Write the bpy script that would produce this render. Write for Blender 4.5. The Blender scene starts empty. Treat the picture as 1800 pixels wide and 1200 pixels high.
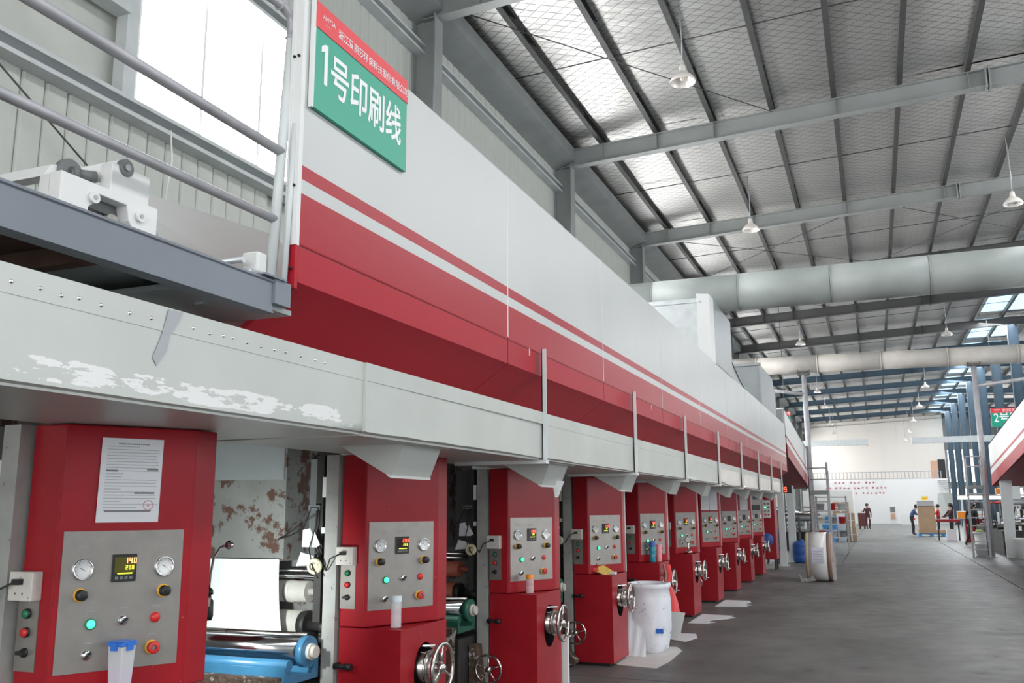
import bpy, bmesh, math, random
from mathutils import Vector, Matrix
from mathutils.geometry import tessellate_polygon
random.seed(7)
sc = bpy.context.scene
COL = sc.collection
PI = math.pi

# ------------------------------------------------------------------ camera, world, lights, exposure
yaw, pitch, roll = 0.377782675, 0.183005511, -0.00543468983
cy_, sy_ = math.cos(yaw), math.sin(yaw)
Fw = Vector((-sy_ * math.cos(pitch), cy_ * math.cos(pitch), math.sin(pitch)))
Rt = Vector((cy_, sy_, 0)); Up = Rt.cross(Fw)
c_, s_ = math.cos(roll), math.sin(roll)
Rt, Up = Rt * c_ + Up * s_, Up * c_ - Rt * s_
cd = bpy.data.cameras.new('camera'); cam = bpy.data.objects.new('camera', cd); COL.objects.link(cam)
M = Matrix((Rt, Up, -Fw)).transposed().to_4x4(); M.translation = Vector((0, 0, 1.55))
cam.matrix_world = M
cd.sensor_width = 36; cd.lens = 36 * 1583.94 / 1800; cd.clip_start = .05; cd.clip_end = 500
sc.camera = cam
w = bpy.data.worlds.new('overcast_sky'); sc.world = w; w.use_nodes = True
w.node_tree.nodes['Background'].inputs[0].default_value = (.86, .93, 1, 1)
w.node_tree.nodes['Background'].inputs[1].default_value = 2.0
sc.view_settings.view_transform = 'Standard'; sc.view_settings.look = 'None'
sc.view_settings.gamma = 1; sc.view_settings.use_curve_mapping = False
sc.view_settings.exposure = 0.1

def area(name, loc, direction, sx, sy, power, color=(1, 1, 1)):
    d = bpy.data.lights.new(name, 'AREA'); d.shape = 'RECTANGLE'; d.size = sx; d.size_y = sy
    d.energy = power; d.color = color
    o = bpy.data.objects.new(name, d); COL.objects.link(o); o.location = loc
    o.rotation_euler = Vector(direction).to_track_quat('-Z', 'Z').to_euler(); return o
# added area lamps: daylight fill from unseen rear doors, side windows and roof ridge
area('rear_fill_daylight', (2, -9.8, 3.0), (0, 1, .12), 13, 5.6, 720, (1, .98, .96))
area('side_fill_daylight', (15.6, 12, 4.5), (-1, 0, -.12), 34, 4.5, 1300, (.97, .98, 1))
area('ridge_fill_daylight', (6.2, 11, 9.55), (-.55, 0, -1), 1.6, 36, 1250, (.97, .985, 1))
area('side_fill_daylight', (15.6, 60, 4.5), (-1, 0, 0), 50, 4.5, 6000, (1, .96, .9))
area('ridge_fill_daylight', (5.6, 64, 9.6), (-.15, 0, -1), 1.4, 50, 2400, (.96, .98, 1))

# ------------------------------------------------------------------ materials
MATS = {}
def mat(name, col, rough=.5, metal=0, var=.0, vscale=3, wear=None, wscale=6, wamt=.62, bump=0, bscale=20, emit=0, alpha=1, trans=0, spec=.5, coat=0):
    m = bpy.data.materials.new(name); m.use_nodes = True; MATS[name] = m
    nt = m.node_tree; N = nt.nodes; L = nt.links; b = N['Principled BSDF']
    b.inputs['Base Color'].default_value = (*col, 1); b.inputs['Roughness'].default_value = rough
    b.inputs['Metallic'].default_value = metal; b.inputs['Specular IOR Level'].default_value = spec
    if coat: b.inputs['Coat Weight'].default_value = coat
    if trans: b.inputs['Transmission Weight'].default_value = trans
    if alpha < 1: b.inputs['Alpha'].default_value = alpha
    if emit:
        b.inputs['Emission Color'].default_value = (*col, 1); b.inputs['Emission Strength'].default_value = emit
    tc = N.new('ShaderNodeTexCoord')
    out = None
    if var or wear:
        n = N.new('ShaderNodeTexNoise'); n.inputs['Scale'].default_value = vscale; n.inputs['Detail'].default_value = 6
        L.new(tc.outputs['Object'], n.inputs['Vector'])
        r = N.new('ShaderNodeValToRGB'); r.color_ramp.elements[0].position = .3; r.color_ramp.elements[1].position = .7
        k0, k1 = 1 - var, 1 + var * .6
        r.color_ramp.elements[0].color = (*[min(1, c * k0) for c in col], 1)
        r.color_ramp.elements[1].color = (*[min(1, c * k1) for c in col], 1)
        L.new(n.outputs['Fac'], r.inputs['Fac']); out = r.outputs['Color']
        if wear:
            n2 = N.new('ShaderNodeTexNoise'); n2.inputs['Scale'].default_value = wscale; n2.inputs['Detail'].default_value = 9
            n2.inputs['Roughness'].default_value = .7
            L.new(tc.outputs['Object'], n2.inputs['Vector'])
            r2 = N.new('ShaderNodeValToRGB'); r2.color_ramp.elements[0].position = wamt; r2.color_ramp.elements[1].position = wamt + .03
            L.new(n2.outputs['Fac'], r2.inputs['Fac'])
            mx = N.new('ShaderNodeMixRGB'); L.new(r2.outputs['Color'], mx.inputs['Fac']); L.new(out, mx.inputs['Color1'])
            mx.inputs['Color2'].default_value = (*wear, 1); out = mx.outputs['Color']
        L.new(out, b.inputs['Base Color'])
    if bump:
        n3 = N.new('ShaderNodeTexNoise'); n3.inputs['Scale'].default_value = bscale; n3.inputs['Detail'].default_value = 4
        L.new(tc.outputs['Object'], n3.inputs['Vector'])
        bp = N.new('ShaderNodeBump'); bp.inputs['Strength'].default_value = bump; bp.inputs['Distance'].default_value = .02
        L.new(n3.outputs['Fac'], bp.inputs['Height']); L.new(bp.outputs['Normal'], b.inputs['Normal'])
    m['_out'] = 0
    return m

RED = (.34, .010, .018)
red = mat('red_enamel', RED, .36, spec=.3, var=.1, vscale=5, wear=(.62, .42, .38), wscale=34, wamt=.735, bump=.015, bscale=6)
red_worn = mat('worn_red_enamel', (.34, .010, .018), .34, spec=.3, var=.12, vscale=5, wear=(.66, .45, .42), wscale=16, wamt=.68, bump=.02, bscale=6)
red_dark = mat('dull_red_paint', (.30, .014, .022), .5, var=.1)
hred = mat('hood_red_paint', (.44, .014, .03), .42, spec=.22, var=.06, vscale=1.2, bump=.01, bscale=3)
grey = mat('duct_grey_paint', (.56, .585, .55), .42, metal=.1, var=.06, vscale=2, bump=.05, bscale=5)
white = mat('white_paint', (.78, .79, .78), .4, var=.05)
steel = mat('brushed_steel', (.35, .325, .30), .38, metal=.7, var=.08, vscale=14, wear=(.6, .48, .36), wscale=9, wamt=.78)
chrome = mat('chrome', (.8, .8, .82), .12, metal=1)
dirty_chrome = mat('worn_chrome', (.6, .57, .54), .22, metal=1, var=.2, vscale=20, wear=(.12, .09, .08), wscale=14, wamt=.6)
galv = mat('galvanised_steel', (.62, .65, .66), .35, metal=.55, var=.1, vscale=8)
post_grey = mat('grey_post_paint', (.37, .37, .35), .5, var=.15, vscale=9, wear=(.12, .09, .08), wscale=22, wamt=.64)
beam_blue = mat('blue_grey_beam_paint', (.20, .225, .26), .5, var=.08, vscale=3)
rail = mat('pipe_rail_paint', (.42, .42, .44), .45, metal=.2, var=.12, vscale=8)
pale_rail = mat('pale_post_paint', (.68, .72, .72), .4, var=.06)
black = mat('black_plastic', (.015, .015, .016), .4)
dark = mat('dark_machine_steel', (.05, .048, .047), .55, metal=.3, var=.3, vscale=10)
darkgrey = mat('dark_grey_panel', (.17, .18, .18), .45, var=.12, vscale=4)
midgrey = mat('mid_grey_panel', (.34, .37, .38), .35, metal=.2, var=.06, vscale=4)
stain = mat('ink_stained_panel', (.23, .235, .225), .45, var=.2, vscale=4, wear=(.10, .055, .04), wscale=5, wamt=.53)
crust = mat('ink_crusted_tray', (.10, .065, .045), .7, var=.5, vscale=16, wear=(.5, .48, .47), wscale=11, wamt=.55, bump=.6, bscale=30)
rust = mat('rusty_steel', (.10, .05, .035), .7, var=.4, vscale=5)
film = mat('white_film', (.93, .97, .96), .3)
rubber = mat('white_roller', (.62, .60, .55), .45, var=.12, vscale=10, wear=(.25, .2, .17), wscale=12, wamt=.66)
orange_r = mat('orange_roller', (.62, .2, .13), .4, var=.1)
blue_r = mat('blue_ink_paint', (.05, .19, .34), .3, var=.15, vscale=8)
green_r = mat('green_ink_paint', (.02, .12, .08), .3, var=.15, vscale=8)
cream = mat('cream_plastic', (.62, .58, .40), .4, var=.15, vscale=20)
dial_w = mat('gauge_face', (.78, .79, .78), .3)
paper = mat('paper', (.74, .76, .79), .5, var=.03)
cardboard = mat('cardboard', (.40, .27, .17), .75, var=.08)
yellow = mat('yellow_plastic', (.85, .45, .03), .4)
red_p = mat('red_plastic', (.65, .03, .03), .35)
orange_p = mat('orange_plastic', (.9, .28, .02), .35)
green_p = mat('green_plastic', (.02, .2, .09), .35)
blue_p = mat('blue_plastic', (.03, .17, .62), .35)
blue_b = mat('blue_barrel_plastic', (.04, .12, .42), .35, var=.08)
blue_c = mat('blue_crate_plastic', (.05, .28, .62), .45, var=.08)
clear = mat('clear_plastic', (.88, .90, .93), .12, alpha=.42)
clear_wrap = mat('clear_film_wrap', (.85, .87, .88), .2, alpha=.35)
tint = mat('pink_clear_plastic', (.8, .6, .62), .15, alpha=.55)
liquid = mat('pale_water', (.72, .66, .82), .1, alpha=.55)
teal = mat('teal_bottle_plastic', (.03, .32, .42), .2, alpha=.85)
pink = mat('pink_cup_plastic', (.85, .32, .36), .35)
green_led = mat('green_lamp_glow', (.06, .9, .42), .3, emit=1.5)
red_led = mat('red_digit_glow', (1, .08, .04), .3, emit=3.0)
orange_led = mat('orange_digit_glow', (1, .3, .12), .3, emit=2.6)
yel_led = mat('yellow_digit_glow', (.85, .9, .05), .3, emit=1.4)
sign_g = mat('sign_green', (.005, .36, .235), .38)
sign_r = mat('sign_red', (.78, .035, .05), .38)
sign_w = mat('sign_white', (.88, .9, .9), .4)
grey_txt = mat('grey_print', (.22, .22, .24), .6)
lblue_txt = mat('faint_print', (.33, .33, .34), .5)
daylight_glass = mat('bright_window_glass', (1, 1, 1), .3, emit=15)
day_glass2 = mat('far_window_glass', (1, .98, .95), .3, emit=2.6)
sky_glass = mat('skylight_sheet', (.55, .82, 1), .3, emit=1.15)
tube_glow = mat('lamp_tube_glow', (1, .97, .9), .3, emit=3.5)
lamp_w = mat('lamp_bell_enamel', (.74, .70, .66), .35)
lamp_in = mat('lamp_bell_inside', (.85, .80, .76), .25, metal=.3)
wallp = mat('wall_panel_paint', (.50, .52, .48), .5, var=.08, vscale=3)
wallgirt = mat('girt_paint', (.54, .57, .57), .5, var=.1)
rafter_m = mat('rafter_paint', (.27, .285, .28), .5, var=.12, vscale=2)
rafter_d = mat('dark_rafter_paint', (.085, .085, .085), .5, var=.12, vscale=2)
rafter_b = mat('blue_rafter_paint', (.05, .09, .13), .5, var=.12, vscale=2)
purlin_m = mat('purlin_paint', (.055, .056, .055), .5, metal=.1, var=.25, vscale=8)
cream_w = mat('cream_wall_paint', (.74, .70, .65), .7, var=.03, vscale=.3)
white_w = mat('white_wall_paint', (.84, .84, .84), .6, var=.02, vscale=.3)
ductm = mat('round_duct_paint', (.34, .375, .36), .5, var=.09, vscale=3, bump=.12, bscale=3)
duct2m = mat('dusty_duct_paint', (.50, .475, .44), .6, var=.1, vscale=3, bump=.15, bscale=5)
skin_m = mat('skin', (.5, .3, .22), .5)
hair_m = mat('black_hair', (.015, .012, .012), .5)
cloth_b = mat('blue_cloth', (.05, .09, .2), .8); cloth_k = mat('black_cloth', (.02, .02, .025), .8)
cloth_m = mat('maroon_cloth', (.05, .014, .02), .8); cloth_r = mat('red_cloth', (.55, .03, .04), .8)
brown_k = mat('brown_edge_film', (.30, .19, .14), .35)
yel_k = mat('tan_edge_film', (.45, .38, .22), .45)
door_w = mat('orange_door_paint', (.62, .36, .24), .6)
net_w = mat('block_wall', (.55, .57, .55), .6)

# hood paint: the red and white bands lie at fixed heights of the panel (object space)
def hood_mat():
    m = bpy.data.materials.new('hood_band_paint'); m.use_nodes = True; nt = m.node_tree; N = nt.nodes; L = nt.links
    b = N['Principled BSDF']; tc = N.new('ShaderNodeTexCoord'); sp = N.new('ShaderNodeSeparateXYZ')
    L.new(tc.outputs['Object'], sp.inputs[0])
    r = N.new('ShaderNodeValToRGB'); r.color_ramp.interpolation = 'CONSTANT'
    mr = N.new('ShaderNodeMapRange'); mr.inputs['From Min'].default_value = 2.4; mr.inputs['From Max'].default_value = 3.8
    L.new(sp.outputs['Z'], mr.inputs['Value']); L.new(mr.outputs['Result'], r.inputs['Fac'])
    W = (.64, .655, .645, 1); Rd = (.44, .014, .03, 1)
    e = r.color_ramp.elements; f = lambda z: (z - 2.4) / 1.4
    e[0].position = 0; e[0].color = Rd; e[1].position = f(2.825); e[1].color = W
    x = e.new(f(2.885)); x.color = Rd; x = e.new(f(2.945)); x.color = W
    n = N.new('ShaderNodeTexNoise'); n.inputs['Scale'].default_value = 1.3; n.inputs['Detail'].default_value = 5
    L.new(tc.outputs['Object'], n.inputs['Vector'])
    mx = N.new('ShaderNodeMixRGB'); mx.blend_type = 'MULTIPLY'; mx.inputs['Fac'].default_value = .14
    L.new(r.outputs['Color'], mx.inputs['Color1']); L.new(n.outputs['Fac'], mx.inputs['Color2'])
    L.new(mx.outputs['Color'], b.inputs['Base Color'])
    b.inputs['Roughness'].default_value = .34; b.inputs['Specular IOR Level'].default_value = .28
    return m
hood_m = hood_mat()

# duct front with scraped white patches low down and a grey repair smear
def gutter_mat():
    m = mat('patched_duct_paint', (.55, .575, .54), .4, metal=.12, var=.07, vscale=2, bump=.08, bscale=4)
    nt = m.node_tree; N = nt.nodes; L = nt.links; b = N['Principled BSDF']
    tc = N.new('ShaderNodeTexCoord'); sp = N.new('ShaderNodeSeparateXYZ'); L.new(tc.outputs['Object'], sp.inputs[0])
    mp = N.new('ShaderNodeMapping'); mp.inputs['Scale'].default_value = (1, 5, 22)
    L.new(tc.outputs['Object'], mp.inputs['Vector'])
    n = N.new('ShaderNodeTexNoise'); n.inputs['Scale'].default_value = 1; n.inputs['Detail'].default_value = 5; n.inputs['Roughness'].default_value = .68
    L.new(mp.outputs['Vector'], n.inputs['Vector'])
    def band(out, a, bb, c, d):
        mr = N.new('ShaderNodeMapRange'); mr.interpolation_type = 'SMOOTHSTEP'
        mr.inputs['From Min'].default_value = a; mr.inputs['From Max'].default_value = bb; L.new(out, mr.inputs['Value'])
        mr2 = N.new('ShaderNodeMapRange'); mr2.interpolation_type = 'SMOOTHSTEP'
        mr2.inputs['From Min'].default_value = d; mr2.inputs['From Max'].default_value = c; L.new(out, mr2.inputs['Value'])
        mm = N.new('ShaderNodeMath'); mm.operation = 'MULTIPLY'; L.new(mr.outputs[0], mm.inputs[0]); L.new(mr2.outputs[0], mm.inputs[1])
        return mm.outputs[0]
    def math_(op, a, bv):
        x = N.new('ShaderNodeMath'); x.operation = op; L.new(a, x.inputs[0])
        if isinstance(bv, (int, float)): x.inputs[1].default_value = bv
        else: L.new(bv, x.inputs[1])
        return x.outputs[0]
    bz = band(sp.outputs['Z'], 1.885, 1.90, 1.955, 1.99); by = band(sp.outputs['Y'], 0, .5, 3.15, 4.0)
    s = math_('MULTIPLY', bz, by); s = math_('MULTIPLY', s, .50); s = math_('ADD', s, n.outputs['Fac'])
    s = math_('GREATER_THAN', s, 1.0)
    old = b.inputs['Base Color'].links[0].from_socket
    mx = N.new('ShaderNodeMixRGB'); L.new(s, mx.inputs['Fac']); L.new(old, mx.inputs['Color1']); mx.inputs['Color2'].default_value = (.80, .80, .79, 1)
    L.new(mx.outputs['Color'], b.inputs['Base Color'])
    return m
gutter_m = gutter_mat()

def foil_mat():
    m = bpy.data.materials.new('quilted_foil'); m.use_nodes = True; nt = m.node_tree; N = nt.nodes; L = nt.links
    b = N['Principled BSDF']; tc = N.new('ShaderNodeTexCoord')
    b.inputs['Metallic'].default_value = .92; b.inputs['Roughness'].default_value = .38
    hs = []
    for ang in (.62, -.62):
        mp = N.new('ShaderNodeMapping'); mp.inputs['Rotation'].default_value = (0, 0, ang)
        L.new(tc.outputs['Object'], mp.inputs['Vector'])
        wv = N.new('ShaderNodeTexWave'); wv.wave_type = 'BANDS'; wv.bands_direction = 'Y'; wv.inputs['Scale'].default_value = 1.75
        wv.inputs['Distortion'].default_value = .3
        L.new(mp.outputs['Vector'], wv.inputs['Vector'])
        r = N.new('ShaderNodeValToRGB'); r.color_ramp.elements[0].position = 0; r.color_ramp.elements[0].color = (.0, .0, .0, 1)
        r.color_ramp.elements[1].position = .035; r.color_ramp.elements[1].color = (1, 1, 1, 1)
        L.new(wv.outputs['Fac'], r.inputs['Fac']); hs.append((r.outputs['Color'], wv.outputs['Fac']))
    mul = N.new('ShaderNodeMixRGB'); mul.blend_type = 'MULTIPLY'; mul.inputs['Fac'].default_value = 1
    L.new(hs[0][0], mul.inputs['Color1']); L.new(hs[1][0], mul.inputs['Color2'])
    mx = N.new('ShaderNodeMixRGB'); L.new(mul.outputs['Color'], mx.inputs['Fac'])
    mx.inputs['Color1'].default_value = (.25, .245, .24, 1); mx.inputs['Color2'].default_value = (.66, .65, .63, 1)
    L.new(mx.outputs['Color'], b.inputs['Base Color'])
    n = N.new('ShaderNodeTexNoise'); n.inputs['Scale'].default_value = 2.2; n.inputs['Detail'].default_value = 5
    mp = N.new('ShaderNodeMapping'); mp.inputs['Scale'].default_value = (1, 3.5, 1); L.new(tc.outputs['Object'], mp.inputs['Vector']); L.new(mp.outputs['Vector'], n.inputs['Vector'])
    ad = N.new('ShaderNodeMath'); ad.operation = 'MULTIPLY'; L.new(mul.outputs['Color'], ad.inputs[0]); ad.inputs[1].default_value = .12
    ad2 = N.new('ShaderNodeMath'); ad2.operation = 'ADD'; L.new(ad.outputs[0], ad2.inputs[0]); L.new(n.outputs['Fac'], ad2.inputs[1])
    bp = N.new('ShaderNodeBump'); bp.inputs['Strength'].default_value = .3; bp.inputs['Distance'].default_value = .05
    L.new(ad2.outputs[0], bp.inputs['Height']); L.new(bp.outputs['Normal'], b.inputs['Normal'])
    return m
foil = foil_mat()

def floor_mat(name, c0, c1, rough):
    m = bpy.data.materials.new(name); m.use_nodes = True; nt = m.node_tree; N = nt.nodes; L = nt.links
    b = N['Principled BSDF']; tc = N.new('ShaderNodeTexCoord')
    n = N.new('ShaderNodeTexNoise'); n.inputs['Scale'].default_value = .9; n.inputs['Detail'].default_value = 9; n.inputs['Roughness'].default_value = .65
    mp = N.new('ShaderNodeMapping'); mp.inputs['Scale'].default_value = (1, .55, 1)
    L.new(tc.outputs['Object'], mp.inputs['Vector']); L.new(mp.outputs['Vector'], n.inputs['Vector'])
    r = N.new('ShaderNodeValToRGB'); r.color_ramp.elements[0].position = .36; r.color_ramp.elements[1].position = .66
    r.color_ramp.elements[0].color = (*c0, 1); r.color_ramp.elements[1].color = (*c1, 1)
    L.new(n.outputs['Fac'], r.inputs['Fac'])
    n2 = N.new('ShaderNodeTexNoise'); n2.inputs['Scale'].default_value = 3.2; n2.inputs['Detail'].default_value = 8
    L.new(tc.outputs['Object'], n2.inputs['Vector'])
    r2 = N.new('ShaderNodeValToRGB'); r2.color_ramp.elements[0].position = .66; r2.color_ramp.elements[1].position = .76
    L.new(n2.outputs['Fac'], r2.inputs['Fac'])
    mx = N.new('ShaderNodeMixRGB'); L.new(r2.outputs['Color'], mx.inputs['Fac']); L.new(r.outputs['Color'], mx.inputs['Color1'])
    mx.inputs['Color2'].default_value = (*[c * .55 for c in c0], 1)
    L.new(mx.outputs['Color'], b.inputs['Base Color'])
    rr = N.new('ShaderNodeMapRange'); rr.inputs['To Min'].default_value = rough - .1; rr.inputs['To Max'].default_value = rough + .22
    L.new(n2.outputs['Fac'], rr.inputs['Value']); L.new(rr.outputs['Result'], b.inputs['Roughness'])
    bp = N.new('ShaderNodeBump'); bp.inputs['Strength'].default_value = .08; L.new(n2.outputs['Fac'], bp.inputs['Height']); L.new(bp.outputs['Normal'], b.inputs['Normal'])
    return m
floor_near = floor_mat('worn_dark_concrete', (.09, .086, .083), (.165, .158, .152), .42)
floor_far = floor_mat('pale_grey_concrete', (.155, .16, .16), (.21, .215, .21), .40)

# ------------------------------------------------------------------ mesh helpers
ORG = {}
def org(p):
    while p is not None:
        if p.name in ORG: return ORG[p.name]
        p = p.parent
    return Vector((0, 0, 0))
def root(name, loc, label, cat, group=None, kind=None):
    o = bpy.data.objects.new(name, None); o.empty_display_size = .1; COL.objects.link(o); o.location = loc
    ORG[o.name] = Vector(loc); tag(o, label, cat, group, kind); return o
def tag(o, label=None, cat=None, group=None, kind=None):
    if label: o['label'] = label
    if cat: o['category'] = cat
    if group: o['group'] = group
    if kind: o['kind'] = kind
    return o
class MB:
    def __init__(s): s.v = []; s.f = []; s.mi = []; s.sm = []
    def add(s, vs, fs, mi=0, sm=False):
        n = len(s.v); s.v += [Vector(v) for v in vs]
        for f in fs: s.f.append([i + n for i in f]); s.mi.append(mi); s.sm.append(sm)
        return s
    def box(s, x0, x1, y0, y1, z0, z1, mi=0):
        v = [(x, y, z) for x in (x0, x1) for y in (y0, y1) for z in (z0, z1)]
        return s.add(v, [(0, 1, 3, 2), (4, 6, 7, 5), (0, 4, 5, 1), (2, 3, 7, 6), (0, 2, 6, 4), (1, 5, 7, 3)], mi)
    def prism(s, poly, axis, a, b, mi=0):
        # poly: 2d points; axis 'X': (y,z) extruded in x ; 'Y': (x,z) ; 'Z': (x,y)
        def P(p, t):
            return {'X': (t, p[0], p[1]), 'Y': (p[0], t, p[1]), 'Z': (p[0], p[1], t)}[axis]
        n = len(poly); v = [P(p, a) for p in poly] + [P(p, b) for p in poly]
        f = [tuple(range(n)), tuple(range(2 * n - 1, n - 1, -1))] + [(i, i + n, (i + 1) % n + n, (i + 1) % n) for i in range(n)]
        return s.add(v, f, mi)
    def cyl(s, p, q, r, r2=None, n=16, mi=0, caps=True, sm=True):
        p, q = Vector(p), Vector(q); r2 = r if r2 is None else r2; d = (q - p).normalized()
        a = d.orthogonal().normalized(); b = d.cross(a); v = []
        for c, rr in ((p, r), (q, r2)):
            for i in range(n): t = 2 * PI * i / n; v.append(c + (a * math.cos(t) + b * math.sin(t)) * rr)
        s.add(v, [(i, (i + 1) % n, (i + 1) % n + n, i + n) for i in range(n)], mi, sm)
        if caps: s.add(v, [tuple(range(n - 1, -1, -1)), tuple(range(n, 2 * n))], mi)
        return s
    def lathe(s, p, d, prof, n=20, mi=0):
        # prof: list of (t along d, radius)
        p, d = Vector(p), Vector(d).normalized(); a = d.orthogonal().normalized(); b = d.cross(a); v = []
        for t, rr in prof:
            for i in range(n): u = 2 * PI * i / n; v.append(p + d * t + (a * math.cos(u) + b * math.sin(u)) * rr)
        f = []
        for k in range(len(prof) - 1):
            f += [(k * n + i, k * n + (i + 1) % n, (k + 1) * n + (i + 1) % n, (k + 1) * n + i) for i in range(n)]
        return s.add(v, f, mi, True)
    def path(s, pts, r, n=8, mi=0):
        pts = [Vector(p) for p in pts]; rings = []; a = None
        for i, p in enumerate(pts):
            d = (pts[min(i + 1, len(pts) - 1)] - pts[max(i - 1, 0)]).normalized()
            a = d.orthogonal().normalized() if a is None else (a - d * a.dot(d)).normalized()
            b = d.cross(a); rr = r[i] if isinstance(r, (list, tuple)) else r
            rings.append([p + (a * math.cos(2 * PI * k / n) + b * math.sin(2 * PI * k / n)) * rr for k in range(n)])
        v = [x for q in rings for x in q]; f = []
        for k in range(len(pts) - 1):
            f += [(k * n + i, k * n + (i + 1) % n, (k + 1) * n + (i + 1) % n, (k + 1) * n + i) for i in range(n)]
        s.add(v, f, mi, True); m = len(pts) - 1
        return s.add(v, [tuple(range(n - 1, -1, -1)), tuple(range(m * n, m * n + n))], mi)
    def torus(s, c, axis, R, r, n=28, m=8, mi=0):
        c, d = Vector(c), Vector(axis).normalized(); a = d.orthogonal().normalized(); b = d.cross(a); v = []
        for i in range(n):
            t = 2 * PI * i / n; e = a * math.cos(t) + b * math.sin(t)
            for j in range(m): u = 2 * PI * j / m; v.append(c + e * (R + r * math.cos(u)) + d * r * math.sin(u))
        return s.add(v, [(i * m + j, ((i + 1) % n) * m + j, ((i + 1) % n) * m + (j + 1) % m, i * m + (j + 1) % m) for i in range(n) for j in range(m)], mi, True)
    def quad(s, a, b, c, d, mi=0): return s.add([a, b, c, d], [(0, 1, 2, 3)], mi)
    def ball(s, c, r, mi=0, n=14, m=9, sc3=(1, 1, 1)):
        v = []; c = Vector(c)
        for j in range(m + 1):
            ph = PI * j / m
            for i in range(n): t = 2 * PI * i / n; v.append(c + Vector((math.sin(ph) * math.cos(t) * sc3[0], math.sin(ph) * math.sin(t) * sc3[1], math.cos(ph) * sc3[2])) * r)
        return s.add(v, [(j * n + i, (j + 1) * n + i, (j + 1) * n + (i + 1) % n, j * n + (i + 1) % n) for j in range(m) for i in range(n)], mi, True)
    def build(s, name, mats, parent=None, bevel=0, off=None):
        mats = mats if isinstance(mats, (list, tuple)) else [mats]
        o_ = org(parent) if off is None else Vector(off)
        me = bpy.data.meshes.new(name); me.from_pydata([tuple(v - o_) for v in s.v], [], s.f)
        for m in mats: me.materials.append(m)
        me.polygons.foreach_set('material_index', s.mi); me.polygons.foreach_set('use_smooth', s.sm)
        bm = bmesh.new(); bm.from_mesh(me); bmesh.ops.remove_doubles(bm, verts=bm.verts, dist=1e-5)
        bmesh.ops.recalc_face_normals(bm, faces=bm.faces); bm.to_mesh(me); bm.free(); me.update()
        o = bpy.data.objects.new(name, me); COL.objects.link(o); o.parent = parent
        if off is not None: o.location = off; ORG[o.name] = Vector(off)
        if bevel:
            b = o.modifiers.new('edge', 'BEVEL'); b.width = bevel; b.segments = 2; b.limit_method = 'ANGLE'
        return o
def kids(o): return [c for c in bpy.data.objects if c.parent is o]
def copy_tree(o, parent=None, cm=None):
    if cm is None:
        cm = {}
        for c in bpy.data.objects:
            if c.parent: cm.setdefault(c.parent.name, []).append(c)
    c = o.copy(); COL.objects.link(c); c.parent = parent
    for ch in cm.get(o.name, []): copy_tree(ch, c, cm)
    return c
def structure(o, label=None): o['kind'] = 'structure'; 
def text_mesh(name, body, mtl, parent, org_pt, ux, uy, size, sx=1.0, bold=0, align='LEFT', depth=.001):
    cu = bpy.data.curves.new(name, 'FONT'); cu.body = body; cu.size = 1; cu.offset = bold; cu.extrude = 0
    cu.align_x = align; cu.resolution_u = 3
    t = bpy.data.objects.new(name + '_tmp', cu); COL.objects.link(t)
    bpy.context.view_layer.update()
    me = bpy.data.meshes.new_from_object(t.evaluated_get(bpy.context.evaluated_depsgraph_get()))
    bpy.data.objects.remove(t)
    ux, uy = Vector(ux).normalized(), Vector(uy).normalized(); nz = ux.cross(uy); o_ = org(parent)
    for v in me.vertices:
        v.co = Vector(org_pt) + ux * v.co.x * size * sx + uy * v.co.y * size + nz * depth - o_
    me.materials.clear(); me.materials.append(mtl)
    o = bpy.data.objects.new(name, me); COL.objects.link(o); o.parent = parent; return o

# ================================================================== THE BUILDING
XW = -6.1; XR = 16.0; YN = -10.0; YF = 91.9; BAY = 6.7
RY = [18.2 + BAY * k for k in range(-2, 12)]            # rafter lines
zc = lambda x: 9.55 + .04 * (min(x, 6.2) + 6) - .04 * max(0, x - 6.2)
# floor: base plus cast slabs with open joints
fl = MB().box(-8, XR, YN, YF + 1, -.2, -.03).build('floor', floor_near); fl['kind'] = 'structure'
xs = [-8, -1.0, 2.45, 8, XR]; ys = [YN, 8.5, 27.5, 46, 70, YF + 1]
for i in range(4):
    for j in range(5):
        g = .012
        if ys[j] < 27 and i == 1: continue
        if ys[j] < 27 and i == 0: MB().box(xs[0] + g, xs[2] - g, ys[j] + g, ys[j + 1] - g, -.03, 0).build('floor_slab', floor_near, fl); continue
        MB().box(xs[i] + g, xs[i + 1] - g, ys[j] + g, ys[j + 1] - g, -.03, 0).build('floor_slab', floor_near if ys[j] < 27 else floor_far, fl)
# left wall: board strips between girts, windows in each bay
wl = MB().box(XW - .25, XW - .12, YN, YF, 0, 5.2).box(XW - .25, XW - .12, YN, YF, 7.1, 10).box(XW - .25, XW - .12, YN, 5.95, 5.2, 7.1)
for y in RY[1:]: wl.box(XW - .25, XW - .12, y - .9, y + 1.3, 5.2, 7.1)
wl = wl.build('wall_left', wallp); wl['kind'] = 'structure'
strip = {}
def wall_strip(y, z0, z1):
    k = (z0, z1)
    if k not in strip:
        strip[k] = MB().prism([(XW - .12, 0), (XW - .07, 0), (XW - .05, .02), (XW - .05, .20), (XW - .07, .225), (XW - .12, .225)], 'Z', z0, z1).build('wall_panel', wallp, wl, off=(0, y, 0)); return
    o = strip[k].copy(); COL.objects.link(o); o.location = (0, y, 0); o.parent = wl
y = 3.2
while y < 11.2: wall_strip(y, 1.5, 5.05); y += .23
y = 3.2
while y < 5.7: wall_strip(y, 5.22, 9.3); y += .23
y = 11.7
while y < 44: wall_strip(y, 7.1, 9.3); y += .23
y = 5.95
while y < 11.2: wall_strip(y, 7.101, 9.3); y += .23
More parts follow.
